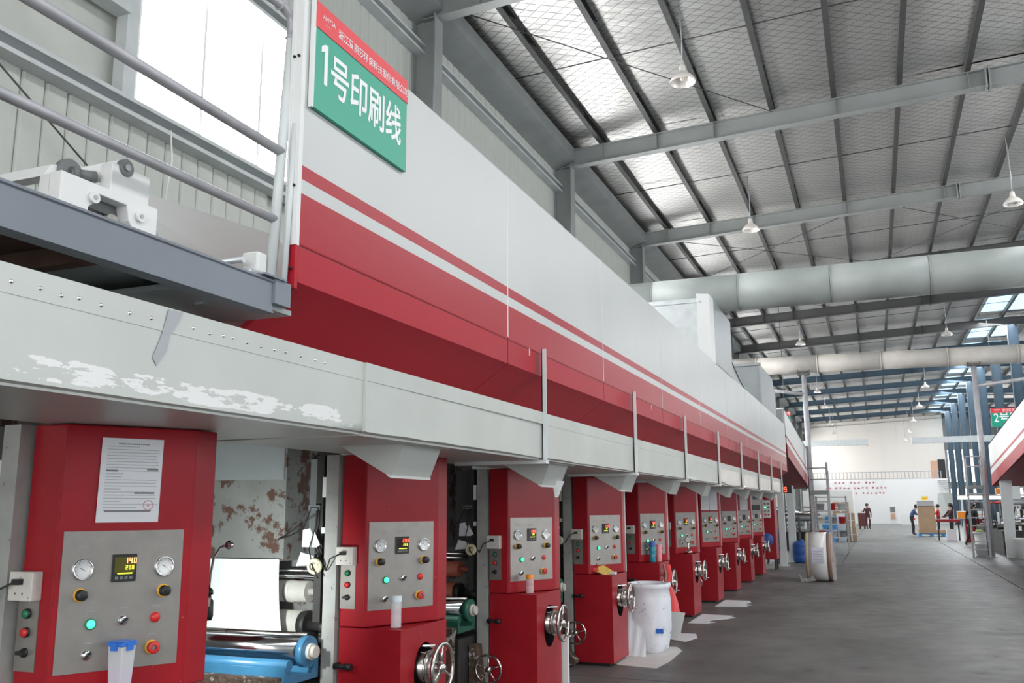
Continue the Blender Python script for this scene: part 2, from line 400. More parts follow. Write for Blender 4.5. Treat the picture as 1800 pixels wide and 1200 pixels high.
for z in (5.05, 8.45, 7.02):
    MB().prism([(XW - .06, z), (XW + .12, z), (XW + .12, z + .04), (XW - .02, z + .04), (XW - .02, z + .13), (XW + .12, z + .13), (XW + .12, z + .17), (XW - .06, z + .17)], 'Y', YN, YF).build('girt', wallgirt, wl)
MB().prism([(XW - .06, 6.0), (XW + .12, 6.0), (XW + .12, 6.17), (XW - .06, 6.17)], 'Y', YN, 5.72).build('girt', wallgirt, wl)
MB().prism([(XW - .06, 7.5), (XW + .12, 7.5), (XW + .12, 7.67), (XW - .06, 7.67)], 'Y', 11.6, YF).build('girt', wallgirt, wl)
MB().box(XW - .05, XW + .08, 5.72, 5.86, 5.22, 7.02).build('wall_stud', wallgirt, wl)
MB().cyl((XW + .1, 4.3, 5.03), (XW + .1, 6.6, 3.75), .008, n=6).build('brace_rod', purlin_m, wl)
MB().path([(XW + .12, 6.3, 5.1), (XW + .14, 6.32, 4.8), (XW + .12, 6.27, 4.3)], .01, n=5).build('hanging_cord', white, wl)
MB().prism([(XW - .1, 8.95), (XW + .42, 9.12), (XW + .42, 9.42), (XW - .1, 9.45)], 'Y', 6, YF).build('eave_beam', rafter_m, wl)
for n_, y0 in enumerate([5.95] + [y + 1.3 for y in RY[1:-1]]):
    y1 = (RY[1] if n_ == 0 else RY[n_ + 1]) - .9
    fr = MB().box(XW - .14, XW - .04, y0, y1, 5.2, 5.25).box(XW - .14, XW - .04, y0, y1, 7.05, 7.1).box(XW - .14, XW - .04, y0, y0 + .05, 5.25, 7.05).box(XW - .14, XW - .04, y1 - .05, y1, 5.25, 7.05)
    fr = fr.build('window_%d' % (n_ + 1), white); fr['kind'] = 'structure'
    k = 5; st = (y1 - y0) / k
    for q in range(k):
        MB().box(XW - .11, XW - .10, y0 + q * st + .03, y0 + (q + 1) * st - .03, 5.25, 7.05).build('pane', daylight_glass, fr)
        if q: MB().box(XW - .13, XW - .05, y0 + q * st - .02, y0 + q * st + .02, 5.25, 7.05).build('mullion', white, fr)
# columns of the left wall
for k, y in enumerate(RY[1:]):
    c = MB().box(XW, XW + .3, y - .11, y - .09, 0, 9.1).box(XW, XW + .3, y + .09, y + .11, 0, 9.1).box(XW + .14, XW + .16, y - .09, y + .09, 0, 9.1)
    c = MB().box(XW - .04, XW + .34, y - .006, y + .006, 0, 9.05).box(XW - .05, XW - .03, y - .13, y + .13, 0, 9.05).box(XW + .33, XW + .35, y - .13, y + .13, 0, 9.05)
    c.build('wall_column', rafter_m, wl)
# right wall (behind the second press line), mostly out of the picture
wr = MB().box(XR, XR + .2, YN, YF, 0, 2.2).box(XR, XR + .2, YN, YF, 6.9, 10).build('wall_right', wallp); wr['kind'] = 'structure'
# unseen rear wall behind the viewer, its wide opening added to let daylight in
wb = MB().box(-8, -4.6, YN - .2, YN, 0, 10).box(8.6, XR, YN - .2, YN, 0, 10).box(-4.6, 8.6, YN - .2, YN, 5.9, 10).build('wall_rear', wallp); wb['kind'] = 'structure'
# far wall
wf = MB().box(-8, 6.15, YF, YF + .3, 0, 10.1).build('wall_far', cream_w); wf['kind'] = 'structure'
for k in range(9): MB().box(-5.8 + k * 1.33, -5.8 + k * 1.33 + 1.32, YF - .03, YF, 4.0, 9.55 + .037 * (k * 1.33)).build('wall_panel', cream_w, wf)
MB().box(-6, 6.1, YF - 1.7, YF - .04, 0, 3.98).build('lower_wall_block', white_w, wf)
MB().box(4.9, 5.45, YF - .10, YF - .03, 4.0, 5.65).build('orange_panel', door_w, wf)
MB().box(5.5, 6.1, YF - .10, YF - .03, 4.0, 5.75).build('dark_doorway', black, wf)
r_ = MB().box(-6, 5.5, YF - 1.7, YF - 1.66, 4.62, 4.68).box(-6, 5.5, YF - 1.7, YF - 1.66, 4.0, 4.05).build('railing', rail, wf)
x = -6
while x < 5.6:
    MB().box(x, x + .06, YF - 1.71, YF - 1.66, 4.0, 4.65).build('baluster', rail, r_); x += .33
st = MB()
for k in range(7): st.box(5.25 + k * .09, 6.0 + k * .07, YF - 2.0 - k * .28, YF - 1.75 - k * .28, 3.78 - k * .19, 3.83 - k * .19)
stairs = st.build('stair_flight', rail, wf)
MB().box(5.2, 6.3, YF - 2.2, YF - 1.8, 0, 2.65).build('block_partition', net_w, wf)
# the end wall beyond the column line, with bright windows
w2 = MB().box(6.15, XR, YF, YF + .3, 0, 2.3).box(6.15, XR, YF, YF + .3, 3.1, 3.7).box(6.15, XR, YF, YF + .3, 6.6, 10).build('wall_far_side', darkgrey); w2['kind'] = 'structure'
for k in range(8):
    x0 = 6.25 + k * 1.2
    for z0, z1, nm in ((3.7, 6.6, 0), (2.3, 3.1, 1)):
        f_ = MB().box(x0 - .08, x0 + .12, YF - .05, YF + .05, z0, z1).build('window_%d' % (30 + 2 * k + nm), beam_blue); f_['kind'] = 'structure'
        MB().box(x0 + .12, x0 + 1.12, YF, YF + .02, z0, z1).build('pane', day_glass2, f_)
# red lettering too far off to read, on the white lower wall
faint_red = mat('faded_red_letters', (.8, .25, .28), .6)
lt = root('wall_lettering', (-1.5, YF - 1.72, 3.2), 'three rows of small red characters on the white far wall', 'lettering')
rows = [(3.72, [-4.1, -3.4, -3.05, -2.7, -2.05, -1.7, -1.35, -.72, -.4, -.08]), (3.24, [-4.2, -3.85, -3.35, -3.0, -2.65, -2.3, -1.75, -1.4, -1.05, -.7, -.15, .2, .55, .9]), (2.76, [-2.0, -1.65, -1.0, -.65, -.3, .05, .4, .72])]
for z, xs_ in rows:
    for x in xs_:
        c = MB(); h = .095
        for q in range(5):
            a, b = random.uniform(-h, h * .2), random.uniform(-h, h * .6)
            if q % 2: c.box(x + a, x + a + .028, YF - 1.73, YF - 1.705, z - h, z + h * random.uniform(.3, 1))
            else: c.box(x - h, x + h * random.uniform(.2, 1), YF - 1.73, YF - 1.705, z + b, z + b + .028)
        c.build('character', faint_red, lt)
dw = root('far_window', (1.33, YF - 1.72, .3), 'small dark framed window low in the white far wall', 'window')
MB().box(1.08, 1.58, YF - 1.75, YF - 1.71, .35, 1.55).build('frame', white, dw)
MB().box(1.13, 1.53, YF - 1.77, YF - 1.745, 1.0, 1.5).build('pane', darkgrey, dw); MB().box(1.13, 1.53, YF - 1.77, YF - 1.745, .4, .93).build('pane', door_w, dw)

# ceiling: foil quilts laid over purlins on rafters
ce = MB().prism([(-6.5, zc(-6.5) + .12), (6.2, zc(6.2) + .12), (XR, zc(XR) + .12), (XR, zc(XR) + .2), (6.2, zc(6.2) + .2), (-6.5, zc(-6.5) + .2)], 'Y', YN, YF).build('ceiling', darkgrey); ce['kind'] = 'structure'
def foil_sheet(x0, x1, y0, y1, m=foil, nm='foil_sheet'):
    # slightly sagging quilt between two rafters
    nx, ny = 12, 10; v = []; f = []; rnd = random.Random(int(y0 * 10))
    for i in range(nx + 1):
        for j in range(ny + 1):
            x = x0 + (x1 - x0) * i / nx; yy = y0 + (y1 - y0) * j / ny
            v.append((x, yy, zc(x) + .02 - .05 * math.sin(PI * j / ny) + rnd.uniform(-.012, .012)))
    for i in range(nx):
        for j in range(ny): a = i * (ny + 1) + j; f.append((a, a + 1, a + ny + 2, a + ny + 1))
    o = MB().add(v, f, 0, True).build(nm, m, ce); return o
yy = [YN] + [RY[0] - BAY] + RY
for k in range(len(yy) - 1):
    x1 = 6.2 if yy[k] < 31 else 4.9
    foil_sheet(-6.3, x1, yy[k], yy[k + 1])
    if x1 < 6: MB().box(4.92, 6.7, yy[k] + .9, yy[k + 1] - .9, zc(5.5), zc(5.5) + .03).build('skylight_sheet', sky_glass, ce); foil_sheet(4.9, 6.7, yy[k], yy[k] + .88); foil_sheet(4.9, 6.7, yy[k + 1] - .88, yy[k + 1])
    foil_sheet(6.75 if x1 < 6 else 6.2, XR, yy[k], yy[k + 1])
    if yy[k] > 11: MB().box(-6, 6.2, yy[k + 1] - .5, yy[k + 1] - .46, zc(0) - .3, zc(0) - .29) 
x = -5.04; pu = None
while x < 15:
    z = zc(x)
    P_ = [(x - .055, z - .17), (x + .045, z - .17), (x + .045, z - .155), (x - .03, z - .155), (x - .03, z - .015), (x + .045, z - .015), (x + .045, z), (x - .055, z)]
    MB().prism(P_, 'Y', -2, YF).build('purlin', purlin_m, ce); x += 1.21
for k, y in enumerate(RY):
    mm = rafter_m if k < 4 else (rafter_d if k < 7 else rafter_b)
    r = MB(); t = .012
    def zt(x): return zc(x) - .17
    def zb(x): return 9.0 + .045 * (min(x, 6.2) + 6) - .045 * max(0, x - 6.2)
    for a, b in ((-6, 6.2), (6.2, XR)):
        r.prism([(a, zb(a)), (b, zb(b)), (b, zt(b)), (a, zt(a))], 'Y', y - t, y + t)
        r.prism([(a, zb(a) - .015), (b, zb(b) - .015), (b, zb(b)), (a, zb(a))], 'Y', y - .1, y + .1)
        r.prism([(a, zt(a) - .015), (b, zt(b) - .015), (b, zt(b)), (a, zt(a))], 'Y', y - .1, y + .1)
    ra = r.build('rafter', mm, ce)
    if k < 9:
        for x in (-5.04, -3.83, -2.62, -.2, 2.22):
            MB().prism([(y - .1, zb(x)), (y - .012, zb(x)), (y - .012, zt(x)), (y - .1, zt(x))], 'X', x - .006, x + .006).build('stiffener', mm, ra)
        MB().box(2.5, 2.53, y - .13, y + .13, zb(2.5) - .05, zt(2.5) + .02).box(2.56, 2.59, y - .13, y + .13, zb(2.5) - .05, zt(2.5) + .02).build('splice_plate', mm, ra)
for y in (14.6, 21.5, 28.2, 35, 41.6, 48.3):
    MB().cyl((-5.9, y, zc(-6) - .12), (6, y, zc(6) - .12), .012, n=5).build('tie_rod', purlin_m, ce)
for (a, b, ya, yb) in ((-5.8, .5, 25, 31.5), (.5, -5.8, 25, 31.5), (.5, 6, 25, 31.5), (6, .5, 25, 31.5), (-5.8, -1.4, 11.6, 18), (-5.8, -1, 31.7, 38)):
    MB().cyl((a, ya, zc(a) - .25), (b, yb, zc(b) - .25), .01, n=5).build('brace_rod', purlin_m, ce)
# inner column line
ORD = ['first', 'second', 'third', 'fourth', 'fifth', 'sixth', 'seventh', 'eighth', 'ninth', 'tenth', 'eleventh', 'twelfth', 'thirteenth']
cl = [y for y in RY if y > 37]
for i, y in enumerate(reversed(cl)):
    if i == 0: continue
    c = MB().box(6.0, 6.4, y - .007, y + .007, 0, 9.5).box(5.99, 6.01, y - .16, y + .16, 0, 9.5).box(6.39, 6.41, y - .16, y + .16, 0, 9.5).box(5.95, 6.45, y - .2, y + .2, 0, .02)
    o = c.build('steel_column', rafter_b, off=(6.2, y, 0))
    tag(o, '%s blue-grey steel column in the row, counting from the far end wall' % ORD[i - 1], 'column', 'inner row of steel columns')

# ================================================================== DUCTS AND OVERHEAD THINGS
# big round duct
d = root('round_duct', (0, 14.6, 4.95), 'thick pale grey round duct crossing overhead behind the box on the hood', 'duct')
x = -4.6; k = 0
zd = lambda x: 4.98 - .0 * x
while x < 9:
    MB().cyl((x, 14.6, zd(x)), (x + 1.38, 14.6, zd(x)), .30, n=32).cyl((x + 1.385, 14.6, zd(x)), (x + 1.40, 14.6, zd(x)), .3025, n=32).build('duct_section', ductm, d); x += 1.4
d = root('round_duct', (0, 32, 6.3), 'thinner dusty round duct carried on two poles across the aisle', 'duct')
x = -5.5
while x < 12:
    MB().cyl((x, 32, 6.32 - .012 * x), (x + 1.98, 32, 6.32 - .012 * (x + 2)), .30, n=24).cyl((x + 1.96, 32, 6.32 - .012 * (x + 2)), (x + 2.0, 32, 6.32 - .012 * (x + 2)), .315, n=24).build('duct_section', duct2m, d); x += 2
for X_, lab in ((-1.98, 'tall grey pole beside the end of the long hood, holding up the thin duct'), (3.2, 'tall grey pole beside the ladder at the second press line')):
    p_ = root('support_pole', (X_, 31.9, 0), lab, 'pole', 'poles under the thin duct')
    MB().cyl((X_, 31.9, 0), (X_, 31.9, 5.95), .085, n=14).build('pole', rail, p_)
    MB().box(X_ - .16, X_ + .16, 31.76, 32.04, 5.95, 6.0).box(X_ - .2, X_ - .16, 31.8, 32.0, 5.95, 6.15).box(X_ + .16, X_ + .2, 31.8, 32.0, 5.95, 6.15).build('saddle', rafter_d, p_)
    MB().box(X_ - .15, X_ + .15, 31.75, 32.05, 0, .02).build('base_plate', rail, p_)
    MB().cyl((X_, 31.9, 5.3), (X_ + (1.9 if X_ > 0 else -1.2), 31.4, 5.45), .06, n=10).build('brace', rail, p_)
# channel beams hanging across the far aisle
for a, b, lab in ((-6, -.2, 'pale grey channel beam across the aisle ending over the stacked boxes'), (1.9, 6.2, 'pale grey channel beam across the aisle running to the steel columns')):
    bm_ = root('channel_beam', ((a + b) / 2, 50, 4.7), lab, 'beam', 'channel beams over the far aisle')
    MB().prism([(49.9, 4.66), (50.1, 4.66), (50.1, 4.69), (49.93, 4.69), (49.93, 4.93), (50.1, 4.93), (50.1, 4.96), (49.9, 4.96)], 'X', a, b).build('channel', galv, bm_)
    e = b if a < 0 else a
    MB().box(e - .03, e + .03, 49.86, 50.14, 4.6, 5.0).build('end_plate', galv, bm_)

# pendant lamps
LAMPS = [(-2.4, 13.54, 'nearest bell-shaped pendant lamp, hanging above the middle of the long hood'),
 (-2.39, 22.03, 'bell-shaped pendant lamp on a cord in front of the second grey rafter'),
 (3.37, 22.32, 'bell-shaped pendant lamp hanging high at the edge over the second press line'),
 (-2.48, 39.2, 'small pendant lamp between the two round ducts above the hood end'),
 (3.11, 39.3, 'small pendant lamp between the two round ducts near the skylights'),
 (-2.8, 56.5, 'pendant lamp beyond the thin duct, nearest of the file over the hood side'),
 (-2.8, 65.3, 'pendant lamp beyond the thin duct, second of the file over the hood side'),
 (-2.85, 73.5, 'pendant lamp beyond the thin duct, third of the file over the hood side'),
 (-2.9, 80.5, 'pendant lamp beyond the thin duct, fourth of the file over the hood side'),
 (-2.9, 87.5, 'pendant lamp beyond the thin duct, last of the file over the hood side'),
 (3.1, 56.5, 'pendant lamp beyond the thin duct, nearest of the file over the column side'),
 (3.1, 65.3, 'pendant lamp beyond the thin duct, second of the file over the column side'),
 (3.0, 73.5, 'pendant lamp beyond the thin duct, third of the file over the column side'),
 (2.9, 81.5, 'pendant lamp beyond the thin duct, fourth of the file over the column side'),
 (2.8, 88, 'pendant lamp beyond the thin duct, last of the file over the column side')]
for i, (X_, Y_, lab) in enumerate(LAMPS):
    zt_ = 8.4 - (0 if i < 7 else .25 * (i % 5))
    L_ = root('pendant_lamp', (X_, Y_, zt_), lab, 'lamp', 'bell-shaped pendant lamps')
    MB().path([(X_, Y_, zt_ + .16), (X_ + .01, Y_, zt_ + .6), (X_ - .01, Y_, zc(X_) + .03)], .012, n=6).build('cord', rail, L_)
    MB().lathe((X_, Y_, zt_), (0, 0, 1), [(-.15, .205), (-.145, .21), (-.10, .195), (-.04, .15), (.0, .10), (.03, .065), (.06, .055), (.13, .05), (.16, .03), (.165, 0)], 24).build('shade', lamp_w, L_)
    MB().lathe((X_, Y_, zt_), (0, 0, 1), [(-.149, .2), (-.09, .175), (-.035, .13), (.0, .08), (.02, 0)], 24).build('reflector', lamp_in, L_)
    MB().ball((X_, Y_, zt_ - .07), .045).build('bulb', lamp_w, L_)

# ================================================================== THE LONG HOOD
XH = -2.1
hood = root('dryer_hood', (-3, 14, 0), 'long white dryer hood with red bands and red sloping underside above the press line', 'hood')
segs = [2.95, 5.22, 7.42, 9.75, 12.1, 14.5, 16.9, 19.3, 21.7, 24.72]
for i in range(len(segs) - 1):
    a, b = segs[i] + .004, segs[i + 1] - .004
    m = MB().prism([(XH - .04, 2.605), (XH - .002, 2.605), (XH, 2.612), (XH, 3.69), (XH - .01, 3.70), (XH - .04, 3.70)], 'Y', a, b)
    m.build('side_panel', hood_m, hood)
    # lower flap: vertical then folded inwards
    P_ = [(XH, 2.60), (XH, 2.45), (XH - .36, 2.20), (XH - .62, 2.20), (XH - .62, 2.22), (XH - .37, 2.22), (XH - .02, 2.46), (XH - .02, 2.60)]
    MB().prism(P_, 'Y', a, b).build('lower_panel', hred, hood)
    if i: MB().box(XH - .02, XH + .0025, segs[i] - .006, segs[i] + .004, 2.62, 3.69).build('joint_strip', white, hood)
MB().box(XH - .05, XH + .003, 2.925, 2.952, 2.60, 3.71).box(XH - .05, XH - .04, 2.92, 3.0, 2.6, 3.71).build('end_flange', white, hood)
MB().box(XH - .05, XH + .002, 2.93, 2.95, 2.42, 2.60).build('end_flange', hred, hood)
for z in (2.5, 2.85, 3.42): MB().cyl((XH - .035, 2.928, z), (XH - .035, 2.918, z), .006, n=8).cyl((XH - .012, 2.926, z), (XH - .012, 2.916, z), .006, n=8).build('bolt', black, hood)
MB().box(XH - .03, XH - .004, 2.95, 24.72, 2.598, 2.608).build('seam_gap', black, hood)
# torn corner flap of the near end
MB().add([(XH, 2.945, 2.45), (XH - .03, 2.94, 2.46), (XH - .12, 2.93, 2.39), (XH - .16, 2.93, 2.34), (XH - .09, 2.94, 2.35), (XH - .11, 2.94, 2.37)], [(0, 1, 2, 3, 4, 5)]).build('torn_corner', midgrey, hood)
# the dryer body behind the skins
MB().box(-3.95, XH - .06, 5.9, 24.7, 2.62, 3.66).box(-3.95, -2.8, 3.0, 24.7, 2.225, 2.62).build('dryer_body', midgrey, hood)
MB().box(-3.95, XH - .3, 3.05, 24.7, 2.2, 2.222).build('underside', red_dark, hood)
for k, (y, z) in enumerate([(5.6, 2.56), (9.2, 2.55), (8.3, 2.98)]):
    MB().box(XH, XH + .004, y, y + .012, z, z + .05).build('scratch', white, hood)

# front sign board
def sign(name, loc, ux, w_, h_, lab, txt, logo=True, full=True):
    s = root(name, loc, lab, 'sign'); ux = Vector(ux).normalized(); uy = Vector((0, 0, 1)); nz = ux.cross(uy)
    def P(u, v, d): return Vector(loc) + ux * u + uy * v + nz * d
    def slab(u0, u1, v0, v1, d0, d1):
        m = MB(); vs = [P(u, v, d) for u in (u0, u1) for v in (v0, v1) for d in (d0, d1)]
        return m.add(vs, [(0, 1, 3, 2), (4, 6, 7, 5), (0, 4, 5, 1), (2, 3, 7, 6), (0, 2, 6, 4), (1, 5, 7, 3)])
    slab(0, w_, 0, h_, 0, .018).build('board', sign_g, s)
    slab(-.002, w_ + .004, h_ * .755, h_ + .002, .017, .021).build('red_band', sign_r, s)
    slab(-.012, 0, -.004, h_, 0, .02).build('edge_strip', white, s)
    k = w_ / .81
    d1 = MB(); u0, v0 = .06 * k, h_ * .245
    if txt[0] == '1':
        one = [(.030, 0), (.056, 0), (.056, .185), (.036, .185), (.006, .165), (.006, .138), (.030, .150)]
        d1.add([P(u0 - .02 * k + a * k, v0 + .012 * k + b * k, .0195) for a, b in one], [tuple(range(7))]).build('numeral', sign_w, s)
        text_mesh('lettering', txt[1:], sign_w, s, P(.115 * k, h_ * .27, .0185), ux, uy, .205 * k, .78, .016)
    else: text_mesh('lettering', txt, sign_w, s, P(.035 * k, h_ * .27, .0185), ux, uy, .197 * k, .76, .012)
    text_mesh('company_name', '浙江爱丽莎环保科技股份有限公司', sign_w, s, P(.165 * k, h_ * .828, .0215), ux, uy, .0455 * k, .95, .006)
    text_mesh('emblem_lettering', 'ANYSA', sign_w, s, P(.045 * k, h_ * .875, .0215), ux, uy, .034 * k, .9, 0)
    slab(.065 * k, .11 * k, h_ * .835, h_ * .838, .021, .0225).build('emblem_line', sign_w, s)
    if w_ > 1:
        for u in (.2, w_ - .2): MB().cyl(P(u, h_, .009), P(u, zc(0) - loc[2] - .2, .009), .012, n=6).build('hanger', rafter_d, s)
    return s
sign('sign_board', (XH + .004, 2.985, 3.215), (0, 1, 0), .815, .485, 'green and red sign board with big white characters on the near end of the hood', '1号印刷线')
sign('sign_board', (4.90, 44.0, 4.90), (1, 0, 0), 2.2, .80, 'green and red sign board half hidden behind the second hood', '2号印刷线')
sign('sign_board', (-5.2, 37, 4.5), (1, 0, 0), 2.3, .75, 'green and red sign board showing past the raised hood end by the box housings', '1号印刷线')

# raised sloping hood ends of both press lines
def slope_hood(xo, sgn, lab):
    s = root('sloping_hood', (xo - sgn * .9, 29, 0), lab, 'hood', 'sloping hood ends')
    def line(t, z0, z1): return z0 + (z1 - z0) * t
    fr = [(0, .28, hred), (.28, .40, white), (.40, .46, hred), (.46, 1, white)]
    bot = lambda t: (25.2 + (33.0 - 25.2) * t, 2.86 + (2.16 - 2.86) * t)
    top = lambda t: (24.7 + (32.9 - 24.7) * t, 4.12 + (3.50 - 4.12) * t)
    for a, b, m in fr:
        poly = []
        for t in (0, 1):
            B_, T_ = bot(t), top(t); poly.append([(B_[0] + (T_[0] - B_[0]) * f, B_[1] + (T_[1] - B_[1]) * f) for f in (a, b)])
        p = [poly[0][0], poly[1][0], poly[1][1], poly[0][1]]
        MB().prism(p, 'X', xo - sgn * .04, xo).build('side_panel' if m is white else 'red_band', m, s)
    p = [bot(0), bot(1), (bot(1)[0], bot(1)[1] + .02), (bot(0)[0], bot(0)[1] + .02)]
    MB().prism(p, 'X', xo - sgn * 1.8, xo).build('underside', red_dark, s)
    p = [top(0), top(1), (top(1)[0], top(1)[1] - .03), (top(0)[0], top(0)[1] - .03)]
    MB().prism(p, 'X', xo - sgn * 1.8, xo).build('top_panel', white, s)
    MB().prism([bot(1), top(1), (top(1)[0] - .04, top(1)[1]), (bot(1)[0] - .04, bot(1)[1])], 'X', xo - sgn * 1.8, xo).build('end_panel', midgrey, s)
    MB().prism([bot(0), top(0), (top(0)[0] + .04, top(0)[1]), (bot(0)[0] + .04, bot(0)[1])], 'X', xo - sgn * 1.8, xo).build('end_panel', midgrey, s)
    return s
slope_hood(XH, 1, 'raised sloping end of the hood in the first press line, behind the long hood')
slope_hood(3.5, -1, 'white hood with red lower edge of the second press line, rising towards the viewer')
h2 = root('dryer_hood', (4.4, 18, 0), 'level run of the second line hood beyond the picture edge', 'hood')
MB().box(3.5, 5.3, 14, 24.6, 2.9, 4.1).build('side_panel', white, h2); MB().prism([(3.5, 2.9), (5.3, 2.9), (5.0, 2.5), (3.8, 2.5)], 'Y', 14, 24.6).build('underside', hred, h2)

# sheet boxes on top of the hood
b1 = root('hood_box', (-2.9, 14.3, 3.7), 'tall pale sheet metal box standing on the hood under the thick duct', 'housing')
MB().box(-4.0, -2.24, 13.2, 15.4, 3.67, 4.62).build('body', galv, b1)
MB().prism([(-2.24, 13.2), (-2.1, 13.32), (-2.1, 15.4), (-2.24, 15.4)], 'Z', 3.68, 4.66).build('side_cover', midgrey, b1)
MB().prism([(-2.26, 13.17), (-2.10, 13.26), (-2.095, 13.62), (-2.11, 13.62), (-2.12, 13.29), (-2.27, 13.2)], 'Z', 3.66, 4.68).build('corner_strip', white, b1)
MB().box(-4.02, -2.2, 13.18, 13.2, 3.78, 3.8).box(-4.02, -2.2, 13.18, 13.2, 4.55, 4.57).build('seam', galv, b1)
MB().cyl((-3.2, 14.5, 4.5), (-3.2, 14.5, 4.8), .26, n=20).build('duct_neck', ductm, b1)
b2 = root('sloping_duct', (-2.6, 17, 3.7), 'grey sheet duct sloping down along the hood top from the tall box', 'duct')
MB().prism([(15.42, 3.69), (19.4, 3.69), (19.4, 3.76), (17.8, 3.98), (15.42, 4.45)], 'X', -3.3, -2.3).build('body', midgrey, b2)
MB().prism([(15.45, 4.44), (17.8, 3.97), (19.4, 3.75), (19.4, 3.765), (17.8, 3.99), (15.45, 4.46)], 'X', -3.32, -2.28).build('cover', midgrey, b2)
b3 = root('fan_housing', (-2.9, 21.2, 3.7), 'grey fan housing with round opening on the far part of the hood', 'housing')
MB().prism([(20, 3.69), (23.2, 3.69), (23.2, 4.3), (22.6, 4.62), (20, 4.62)], 'X', -4.1, -2.15).build('body', mat('fan_box_grey', (.30, .325, .33), .45, var=.08), b3)
MB().box(-4.13, -2.12, 19.97, 20.0, 4.58, 4.64).box(-2.16, -2.12, 19.97, 20.02, 3.69, 4.6).build('edge_strip', midgrey, b3)
MB().cyl((-2.95, 19.93, 4.12), (-2.95, 20, 4.12), .34, n=26).build('fan_ring', midgrey, b3); MB().cyl((-2.95, 19.92, 4.12), (-2.95, 19.94, 4.12), .28, n=26).build('fan_opening', darkgrey, b3)

# ================================================================== EXHAUST DUCT ALONG THE PRESS
XG = -2.07
shiny_duct = mat('warm_sheen_duct_metal', (.66, .63, .57), .3, metal=.65, var=.15, vscale=3, bump=.25, bscale=4)  # warm tone puts the far sections' warm reflections into the colour
ed = root('exhaust_duct', (-2.5, 0, 0), 'long grey sheet metal exhaust channel above the red consoles, its near panel scraped white', 'duct')
gs = [-.6, 3.44, 5.76, 8.3, 10.75, 13.2, 15.6, 18.0, 20.3, 22.9]
for i in range(len(gs) - 1):
    a, b = gs[i], gs[i + 1] - .003; d_ = .0 if i != 1 else .012
    m = MB(); ny = 12 if i < 3 else 3; rnd = random.Random(i + 3)
    # gently dented front
    v = []; f = []; zs = [1.885, 1.93, 2.0, 2.08, 2.113]
    for j in range(ny + 1):
        y = a + (b - a) * j / ny
        for q, z in enumerate(zs):
            dz = rnd.uniform(-.003, .003) if (q == 0 and 0 < i < 4) else 0
            dx = rnd.uniform(-.004, .004) if 0 < i and 0 < q < 4 else 0
            v.append((XG + d_ * (1 - j / ny) + dx, y, z + dz))
    nz_ = len(zs)
    for j in range(ny):
        for q in range(nz_ - 1): k = j * nz_ + q; f.append((k, k + nz_, k + nz_ + 1, k + 1))
    m.add(v, f, 0, True)
    m.box(XG - .8, XG - .02, a, b, 1.872 - (.0 if i != 1 else .004), 1.884)
    m.add([(XG + d_, a, 1.885), (XG - .05, a, 1.872), (XG - .05, b, 1.872), (XG, b, 1.885)], [(0, 1, 2, 3)])
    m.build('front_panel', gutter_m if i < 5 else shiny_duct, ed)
    MB().prism([(XG - .5, 2.2), (XG + .001 + d_, 2.19), (XG + .002 + d_, 2.11), (XG - .002, 2.11), (XG - .01, 2.18)], 'Y', a, b).build('top_flashing', gutter_m, ed)
    if i: MB().box(XG - .005, XG + .003 + d_, a - .008, a + .004, 1.886, 2.19).build('joint_strip', grey, ed)
ys_ = [1.65, 1.74, 1.81, 1.87, 1.95, 2.06, 2.15, 2.34, 2.42, 2.49, 2.54, 2.62, 2.70, 2.78, 2.85, 2.95, 3.05, 3.12, 3.48, 3.63]
rv = None
for y in ys_:
    if rv is None: rv = MB().lathe((XG + .002, y, 2.143), (1, 0, 0), [(0, .0065), (.003, .005), (.005, 0)], 8).build('rivet', chrome, ed, off=(0, 0, 0)); rv.location = (0, 0, 0) ; rv.parent = ed; rv.location = -ORG[ed.name] + Vector((0, 0, 0)); y_first = y; continue
    c = rv.copy(); COL.objects.link(c); c.location = rv.location + Vector((0, y - y_first, random.uniform(-.004, .004)))
# grey repair smear on the near panel
MB().add([(XG + .006, 2.22, 2.185), (XG + .006, 2.285, 2.185), (XG + .0055, 2.262, 2.14), (XG + .003, 2.235, 2.10), (XG + .003, 2.225, 2.05), (XG + .003, 2.185, 1.995), (XG + .003, 2.165, 2.02), (XG + .003, 2.195, 2.09)], [(0, 1, 2, 3, 4, 5, 6, 7)]).build('putty_smear', mat('grey_putty', (.40, .42, .44), .4), ed)
ed_spouts = [4.0 + 2.2 * k for k in range(9)]
for k, y in enumerate(ed_spouts):
    s = MB().prism([(-2.55, 1.874), (-2.17, 1.874), (-2.24, 1.705)], 'Y', y, y + .42)
    s.build('spout', grey, ed)
    MB().box(-2.56, -2.13, y - .01, y + .45, 1.866, 1.874).build('spout_flange', grey, ed)
    if k < 3: MB().prism([(-2.262, 1.712), (-2.238, 1.702), (-2.234, 1.713), (-2.258, 1.724)], 'Y', y - .003, y + .425).build('tape_edge', white, ed)
MB().prism([(-2.26, 1.75), (-2.19, 1.75), (-2.24, 1.63)], 'Y', 6.5, 6.58).build('tape_tail', white, ed)
for k, y in enumerate([5.78, 8.3, 10.75, 13.2, 15.6, 18.0, 20.3, 22.5]):
    MB().box(XG + .005, XG + .012, y - .035, y + .035, 1.87, 2.625).box(XG + .005, XG + .04, y - .035, y - .029, 1.87, 2.625).box(-2.72, XG + .03, y - .03, y + .03, 1.845, 1.868).build('hanger_strut', white if k else pale_rail, ed)

